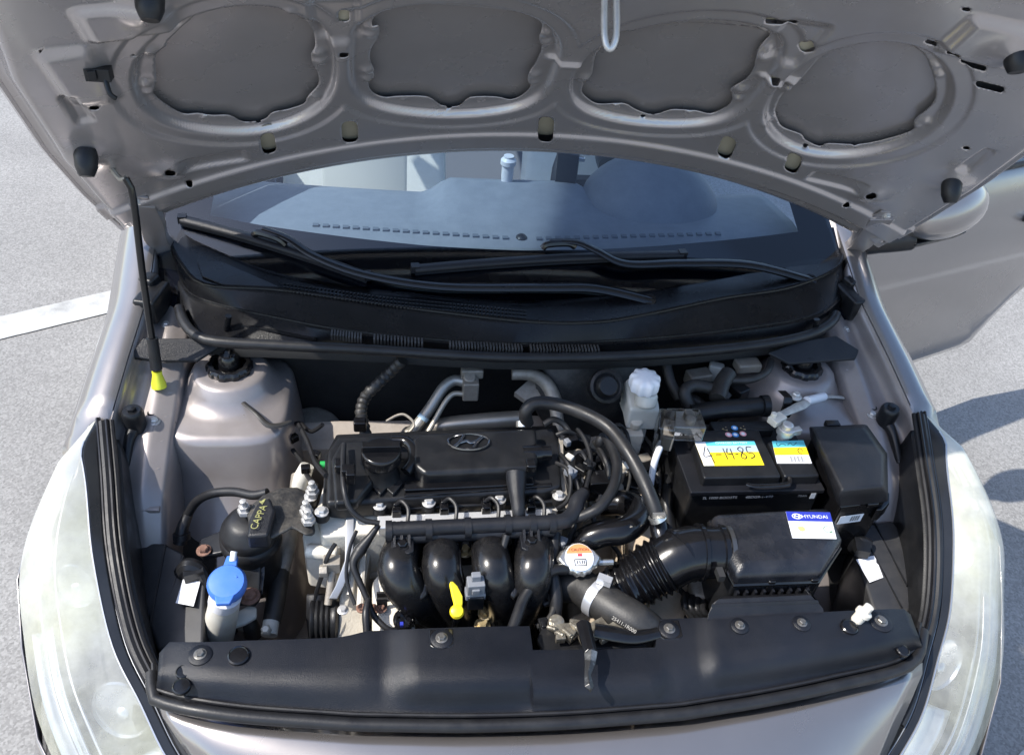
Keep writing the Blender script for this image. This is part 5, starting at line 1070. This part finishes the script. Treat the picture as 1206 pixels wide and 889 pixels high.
text('sticker_small_print', 'GENUINE', .0070, mid(.55, .40), bx, by, M('lemon_grey_print', (.38, .38, .14), rough=.5), lid_a, lift=.0020); text('sticker_small_print', 'filter', .005, mid(.50, .22), bx, by, ink_g, lid_a, lift=.0020); text('sticker_small_print', 'AIR CLEANER', .0035, mid(.5, .56), bx, by, ink_g, lid_a, lift=.0020); text('sticker_small_print', 'replace with genuine parts only', .0032, mid(.5, .08), bx, by, ink_g, lid_a, lift=.0020)
qo = mid(.85, .34)+V3((0, 0, .0018)); part('sticker_ring', join(tube([qo+ex2*(.0065*math.cos(a))+ey2*(.0062*math.sin(a)) for a in np.linspace(.2, 5.9, 20)], .0006, 6, 1, flat=.4), tube([qo+ex2*.002+ey2*-.004, qo+ex2*.008+ey2*-.007], .0007, 6, 1, flat=.4)), ink_green, lid_a)
snk = solo('air_inlet_duct', loft([[P(x, y, z) for x, y, z in l] for l in (((832, 735, .775), (972, 728, .775), (972, 735, .74), (835, 742, .74)), ((834, 722, .79), (970, 716, .79), (972, 728, .775), (832, 735, .775)), ((846, 705, .80), (955, 700, .80), (962, 706, .798), (838, 711, .798)), ((850, 702, .79), (950, 698, .79), (955, 700, .70), (846, 705, .70)))]), blk_satin, 'textured black air inlet duct in front of the filter box', 'duct', bevel=.008)
# corrugated intake hose to the filter box
ih = thing('air_intake_hose', 'fat black corrugated intake hose joining filter box and engine', 'hose', P(780, 690, .60))
part('bellows', tube(PL([(727, 693, .735), (748, 684, .752), (768, 672, .768), (786, 663, .782)]), [.034, .042, .045, .045], 28, 22, ribs=(8, .0032)), blk_gloss, ih)
part('elbow', tube(PL([(782, 665, .780), (797, 656, .792), (815, 651, .80), (835, 650, .802), (856, 650, .802)]), [.043, .044, .043, .041, .041], 28, 6), blk_gloss, ih)
for q, r in ((((800, 655, .794), (803, 653, .795)), .0465), (((822, 650, .801), (826, 650, .801)), .0455), (((845, 650, .802), (850, 650, .802)), .045)): part('rib', tube(PL(q), r, 28, 1), blk_gloss, ih)
part('clamp', join(tube(PL([(852, 650, .802), (857, 650, .802)]), .0445, 28, 1), box(P(848, 676, .82), (.010, .018, .012))), M('dark_clamp', (.12, .12, .12), rough=.3, metal=.8), ih)
part('throttle_neck', tube(PL([(700, 700, .72), (716, 697, .725), (730, 692, .737)]), [.030, .033, .036], 24, 4), blk, ih); part('neck_clamp', join(tube(PL([(724, 694, .732), (729, 692, .736)]), .0375, 24, 1), lathe([(.005, -.012), (.005, .012)], P(713, 662, .785), (1, 0, 0), 8)), steel, ih)
part('breather_stub', tube(PL([(776, 618, .815), (778, 630, .81), (784, 645, .80)]), .015, 16, 4), blk_gloss, ih)

# ------------------------------------------------------------------ hoses
hh = thing('heater_hose', 'long black rubber hose arching from the valve cover to the intake', 'hose', P(700, 520, .76))
part('tube', tube(PL([(621, 499, .845), (619, 485, .87), (630, 475, .885), (655, 476, .89), (690, 488, .892), (717, 504, .89), (738, 530, .885), (755, 560, .872), (768, 590, .855), (775, 610, .84)]), .0115, 16, 7), rubber, hh)
part('clip', tube(PL([(617, 496, .845), (617, 503, .838)]), .014, 14, 1), steel, hh); part('clip', join(tube(PL([(773, 606, .843), (776, 612, .836)]), .0145, 14, 1), box(P(776, 607, .853), (.02, .006, .008))), steel, hh)
solo('vacuum_hose', tube(PL([(711, 535, .80), (706, 522, .83), (713, 514, .845), (722, 530, .85), (727, 552, .848), (721, 577, .845), (706, 597, .84), (690, 606, .83), (672, 612, .82)]), [.008, .0085, .009, .009, .009, .009, .009, .009, .008], 14, 6), rubber, 'thinner black hose curving down beside the fuel rail end', 'hose')
solo('coolant_bend_hose', tube(PL([(683, 648, .76), (690, 636, .785), (710, 628, .80), (733, 625, .805), (750, 613, .80), (751, 599, .79), (733, 592, .775), (706, 594, .765)]), .0215, 20, 7), blk_gloss, 'thick glossy black coolant hose in a tight U bend', 'hose')
rh = thing('radiator_hose', 'dusty thick radiator hose running from the capped filler to the radiator', 'hose', P(720, 730, .62))
part('tube', tube(PL([(660, 690, .735), (682, 690, .745), (702, 703, .752), (728, 720, .757), (752, 735, .755), (768, 750, .735), (772, 770, .70)]), [.026, .028, .029, .0295, .0295, .029, .028], 24, 6), rubber_dusty, rh)
part('clamp', join(tube(PL([(699, 701, .751), (708, 707, .753)]), .0312, 26, 1), box(P(712, 683, .790), (.022, .012, .012), -.5)), M('pale_clamp', (.62, .63, .66), (.5, .51, .53), rough=.35, metal=.6, ns=30), rh)
a_, b_ = PL([(722, 712, .784), (756, 733, .784)])
text('hose_print', '25411-1R000', .0075, (a_+b_)/2-V3((0, 0, .028))+((CAM-(a_+b_)/2).normalized())*.0315, b_-a_, (CAM-(a_+b_)/2).normalized().cross(b_-a_), M('faded_hose_print', (.30, .28, .25), rough=.7), rh)
part('filler_neck', lathe([(.020, -.06), (.020, -.012), (.024, -.004)], P(682, 662, .785), (.02, -.25, 1), 24), blk, rh)
rcc = P(682, 657, .800); ax_ = V3((.02, -.28, 1)).normalized()
ear = []
for k in range(64):
    a = 2*math.pi*k/64; r = .0265+.0085*max(0, math.cos(a*1))**10+.0085*max(0, -math.cos(a))**10+.001*math.cos(14*a); ear.append((r*math.cos(a), r*math.sin(a)))
xa = V3((1, 0, 0)); xa = (xa-ax_*xa.dot(ax_)).normalized(); ya = ax_.cross(xa)
rc = part('radiator_cap', loft([[rcc+xa*(x*f_)+ya*(y*f_)+ax_*z_ for x, y in ear] for f_, z_ in ((.90, -.014), (1, -.010), (1, -.004), (.93, -.001), (.86, .002), (.82, .002))]), steel, rh, angle=60, label='silver radiator cap with orange and white warning print')
part('face', lathe([(.0225, .0), (.0225, .004), (.0215, .0045)], rcc, ax_, 36), sticker_w, rc)
arc = [rcc+ax_*.0050+xa*(.0214*math.cos(a))+ya*(.0214*math.sin(a)) for a in np.linspace(.28, math.pi-.28, 16)]
part('warning_band', (arc, [tuple(range(16))]), orange_p, rc, smooth=False)
text('warning_text', '! CAUTION', .0062, rcc+ax_*.005+ya*.0115, xa, ya, ink, rc, lift=.0006)
part('red_mark', prism([rcc+ax_*.0056+xa*x+ya*y for x, y in ((-.003, .001), (.004, .001), (.004, .005), (-.003, .005))], ax_*-.0004), red_p, rc, smooth=False)
part('symbol_box', join(*[tube([rcc+ax_*.0053+xa*x0+ya*y0, rcc+ax_*.0053+xa*x1+ya*y1], .0006, 6, 1) for x0, y0, x1, y1 in ((-.009, -.014, .009, -.014), (.009, -.014, .009, -.004), (.009, -.004, -.009, -.004), (-.009, -.004, -.009, -.014), (-.005, -.011, -.005, -.006), (-.001, -.011, -.001, -.006), (.003, -.011, .003, -.006), (.006, -.011, .006, -.006))]), ink, rc)
solo('overflow_hose', tube(PL([(667, 670, .79), (650, 672, .795), (632, 684, .79), (618, 702, .78), (610, 722, .775), (602, 745, .77)]), .0085, 14, 7), rubber, 'slim grey black overflow hose arching from radiator cap to cover', 'hose')
solo('taped_harness', tube(PL([(653, 628, .80), (652, 648, .79), (651, 672, .78), (655, 700, .76), (654, 722, .74), (648, 742, .72)]), [.010, .0095, .009, .010, .010, .009], 14, 6), rubber, 'tape wrapped wiring harness hanging from the fuel rail end', 'wiring')
part_l = [(668, 725, .73), (690, 712, .73), (725, 735, .74), (762, 742, .74)]
solo('coolant_thin_hose', tube(PL([(640, 712, .74), (652, 705, .745), (657, 690, .75)]), .005, 10, 5), rubber, 'thin black pipe between manifold and harness', 'hose')
# bunch of dusty hoses near the right tower
rhs = thing('hose_bundle', 'tangle of dusty black hoses between reservoir and strut tower', 'hoses', P(850, 490, .72))
for q, r in ((((812, 478, .82), (806, 462, .84), (818, 454, .845), (845, 460, .84), (856, 470, .83)), .012), (((845, 470, .84), (850, 452, .85), (858, 440, .855)), .016), (((815, 488, .82), (850, 482, .83), (880, 480, .835), (900, 478, .835)), .018), (((860, 448, .85), (885, 447, .855), (903, 438, .86), (908, 425, .86)), .007), (((800, 470, .80), (790, 450, .82), (785, 430, .84)), .010), (((805, 495, .80), (812, 470, .81), (830, 480, .80)), .010)):
    part('hose', tube(PL(q), r, 14, 6), rubber_dusty if r != .018 else blk, rhs)
part('cap', lathe([(.020, -.006), (.021, .006), (.016, .008)], P(900, 478, .837), (1, 0, 0), 18), blk, rhs)
for px, py, z, sx, sy, sz, rz, mt in ((822, 445, .80, .05, .03, .03, .2, alu_dirty), (842, 438, .80, .03, .02, .04, -.4, ivory_pl), (880, 430, .84, .05, .03, .02, .1, alu_dirty), (870, 462, .82, .03, .03, .03, .5, blk), (832, 492, .81, .04, .02, .02, -.2, blk_gloss)): part('fitting', box(P(px, py, z), (sx, sy, sz), rz), mt, rhs, bevel=.004)
# odds between reservoir and battery
jb = thing('shift_cables', 'dusty gear shift cables and clips beside the battery', 'cables', P(755, 570, .6))
for q, r, mt in ((((752, 520, .74), (765, 535, .74), (775, 560, .73), (782, 600, .70)), .009, rubber), (((738, 525, .72), (742, 550, .72), (738, 590, .69), (745, 620, .66)), .008, rubber_dusty), (((728, 515, .74), (745, 540, .73), (758, 575, .72)), .005, rubber), (((790, 560, .74), (785, 590, .73), (790, 625, .70)), .012, blk), (((720, 600, .70), (735, 585, .72), (752, 580, .72), (762, 600, .70)), .006, rubber)): part('cable', tube(PL(q), r, 10, 6), mt, jb)
for px, py, z, s3, rz, mt in ((756, 545, .75, (.03, .02, .03), .3, alu_dirty), (742, 572, .72, (.035, .025, .02), -.3, blk), (765, 568, .73, (.02, .03, .02), .6, blk_gloss), (735, 535, .76, (.02, .02, .03), .1, alu_dirty), (748, 588, .70, (.04, .02, .02), .9, blk)): part('fitting', box(P(px, py, z), s3, rz), mt, jb, bevel=.003)

# ------------------------------------------------------------------ hood latch in the notch of the cover
la = thing('hood_latch', 'greasy metal hood latch with upright black release lever', 'latch', P(690, 765, .72))
gs = [box(P(665+8*k, 742+5*math.sin(k*2.1), .762+.004*math.cos(k*3)), (.026, .020, .008), .6*math.sin(k*1.7)) for k in range(9)] + [tube(PL([(645+9*k, 738+6*math.sin(k*1.3), .768), (655+9*k, 746-5*math.cos(k*2.), .774)]), .004, 8, 1) for k in range(8)] + [box(P(660+13*k, 752-4*(k % 2), .768), (.014, .008, .012), k*.9) for k in range(5)] + [lathe([(.012, -.01), (.012, .004), (.006, .006)], P(655, 733, .765), (0, -.2, 1), 16)]
part('latch_plates', join(*gs), M('greasy_steel', (.16, .14, .11), (.42, .38, .30), rough=.35, metal=.7, ns=60, bump=.5, bs=300), la, bevel=.001)
part('base_plate', prism(PL([(632, 752, .752), (640, 735, .752), (770, 728, .752), (776, 760, .752), (640, 768, .752)]), .01), blk, la, bevel=.003)
part('cross_arm', tube(PL([(700, 742, .775), (722, 746, .775), (748, 750, .773), (775, 745, .77)]), [.012, .013, .011, .010], 12, 4, flat=.6), blk_gloss, la)
lv = PL([(687, 733, .800), (692, 752, .803), (696, 768, .806)])
part('lever', loft([[p+V3((-.011*w_, .0, 0)), p+V3((-.004*w_, .003, .004)), p+V3((.004*w_, .003, .004)), p+V3((.011*w_, 0, 0)), p+V3((.009*w_, -.004, -.010)), p+V3((-.009*w_, -.004, -.010))] for p, w_ in zip(lv, (1, .9, .85))]), blk_gloss, la, bevel=.001)
lt = PL([(696, 767, .806), (695, 782, .807), (692, 795, .806), (694, 808, .806), (696, 812, .805)])
part('lever_tip', loft([[p+V3((-.010*w_, .0, 0)), p+V3((0, .002, .004)), p+V3((.010*w_, 0, 0)), p+V3((0, -.002, -.006))] for p, w_ in zip(lt, (1.0, .8, .5, .7, .2))]), M('worn_black_steel', (.05, .05, .05), (.30, .30, .29), rough=.35, metal=.7, ns=40, contrast=(.5, .7)), la, bevel=.001)

# ------------------------------------------------------------------ prop rod
pr = thing('hood_prop_rod', 'thin black hood prop rod with yellow foot clip', 'prop rod', P(185, 455, .838))
r0 = HPT(149, 196, .03); r1 = P(186, 446, .856)
rp = curve([r0+HN*.02, r0.lerp(r1, .12)+V3((.006, -.01, 0)), r0.lerp(r1, .5), r1.lerp(r0, .1)], 20)
part('rod', tube(rp, .0058, 12, 1), blk_gloss, pr); part('hook', tube([r0+V3((-.024, 0, .0))+HN*.0, r0+V3((-.010, 0, -.004))+HN*.016, r0+HN*.02], .0045, 8, 4), alu_dirty, pr)
dn_ = (r1-r0).normalized()
part('grip_sleeve', tube([r1-dn_*.075, r1-dn_*.018], .0098, 14, 1), rubber, pr); part('foot_clip', lathe([(.0125, -.016), (.0120, -.008), (.008, .008), (.0085, .014)], r1, -dn_, 18), lime_pl, pr, label='yellow plastic foot of the rod')

# ------------------------------------------------------------------ more of the wiring that fills the gaps
wl_ = thing('wiring_loom', 'tangle of thin black taped wires across the gearbox end of the engine', 'wiring', P(700, 600, .70))
rw = random.Random(3)
WP = [((655, 545, .84), (668, 552, .845), (672, 570, .835), (668, 590, .825), (655, 600, .82)), ((680, 505, .84), (690, 520, .84), (696, 545, .835), (690, 575, .83)), ((700, 520, .82), (712, 540, .825), (716, 560, .81), (706, 585, .80), (698, 610, .79)), ((735, 540, .78), (742, 560, .77), (736, 585, .76), (726, 610, .74)), ((760, 515, .78), (770, 530, .78), (768, 550, .77), (775, 570, .76)), ((640, 500, .85), (652, 494, .855), (664, 500, .845), (672, 512, .835)), ((670, 600, .80), (676, 620, .79), (668, 640, .78), (660, 660, .77)), ((690, 600, .80), (700, 615, .79), (690, 640, .77)), ((645, 700, .75), (652, 715, .75), (645, 730, .745), (632, 738, .74)), ((720, 640, .72), (730, 655, .71), (726, 672, .70)), ((795, 690, .69), (806, 700, .69), (812, 718, .68), (806, 730, .67)), ((818, 690, .70), (822, 706, .70), (816, 722, .69)), ((715, 505, .80), (728, 500, .82), (738, 510, .80), (742, 530, .78))]
for w_ in WP: part('wire', tube(PL(w_), rw.uniform(.0028, .0055), 8, 6), rubber if rw.random() < .7 else rubber_dusty, wl_)
for px, py, z in ((672, 556, .838), (694, 548, .835), (712, 566, .80), (736, 584, .765), (770, 552, .772), (662, 640, .785), (690, 640, .775), (640, 736, .745)):
    part('connector', join(box(P(px, py, z), (.014, .020, .014), rw.uniform(-1, 1)), box(P(px, py, z+.006), (.008, .012, .010), rw.uniform(-1, 1))), rw.choice([blk_gloss, blk, grey_pl]), wl_, bevel=.002)
for px, py, z, r in ((700, 590, .74, .012), (725, 575, .73, .015), (752, 560, .74, .012), (690, 565, .80, .010), (735, 550, .77, .012)): part('fitting', lathe([(r, -.02), (r, .004), (r*.7, .006), (r*.6, .014)], P(px, py, z), (rw.uniform(-.5, .5), -.5, 1), 14), rw.choice([alu_dirty, alu, blk]), wl_)
lw = thing('lower_loom', 'black wires and clips hanging beside the belt pulley', 'wiring', P(370, 700, .6))
for w_ in (((352, 500, .78), (362, 520, .79), (372, 545, .80), (384, 560, .83)), ((345, 530, .74), (356, 545, .75), (362, 560, .76), (372, 572, .78)), ((395, 640, .78), (386, 655, .77), (380, 675, .74), (372, 700, .70), (366, 735, .64)), ((340, 505, .74), (352, 498, .76), (366, 508, .77), (380, 500, .80)), ((420, 625, .80), (412, 645, .79), (408, 680, .76), (418, 712, .74))): part('wire', tube(PL(w_), rw.uniform(.0026, .0045), 8, 6), rubber, lw)
for px, py, z in ((346, 516, .75), (360, 552, .77), (372, 536, .79)): part('connector', box(P(px, py, z), (.016, .012, .014), rw.uniform(-1, 1)), blk_gloss, lw, bevel=.002)
hs = thing('steering_hose', 'short dusty hose end tucked below the washer neck', 'hose', P(280, 745, .56))
part('tube', tube(PL([(262, 752, .58), (275, 735, .62), (290, 732, .63), (300, 748, .60)]), .014, 14, 5), rubber_dusty, hs); part('clip', tube(PL([(284, 731, .63), (290, 732, .63)]), .016, 14, 1), alu_dirty, hs)

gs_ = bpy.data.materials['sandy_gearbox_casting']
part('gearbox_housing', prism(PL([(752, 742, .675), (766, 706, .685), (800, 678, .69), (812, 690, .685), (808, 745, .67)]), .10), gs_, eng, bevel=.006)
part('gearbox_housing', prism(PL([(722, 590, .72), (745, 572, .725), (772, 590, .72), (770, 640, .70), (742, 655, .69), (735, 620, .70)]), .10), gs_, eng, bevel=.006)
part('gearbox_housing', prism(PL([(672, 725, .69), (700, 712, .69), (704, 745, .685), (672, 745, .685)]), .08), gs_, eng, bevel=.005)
db = thing('filter_bracket', 'dusty pale metal bracket below the filter box neck', 'bracket', P(832, 700, .62))
part('plate', prism(PL([(812, 682, .715), (848, 678, .72), (856, 694, .715), (838, 706, .71), (818, 702, .71)]), .05), alu_dirty, db, bevel=.006)
for k in range(4): part('hose_rib', tube(PL([(808+7*k, 700+3*k, .705), (806+7*k, 712+2*k, .715), (814+7*k, 726, .70)]), .006, 10, 5), rubber, db)
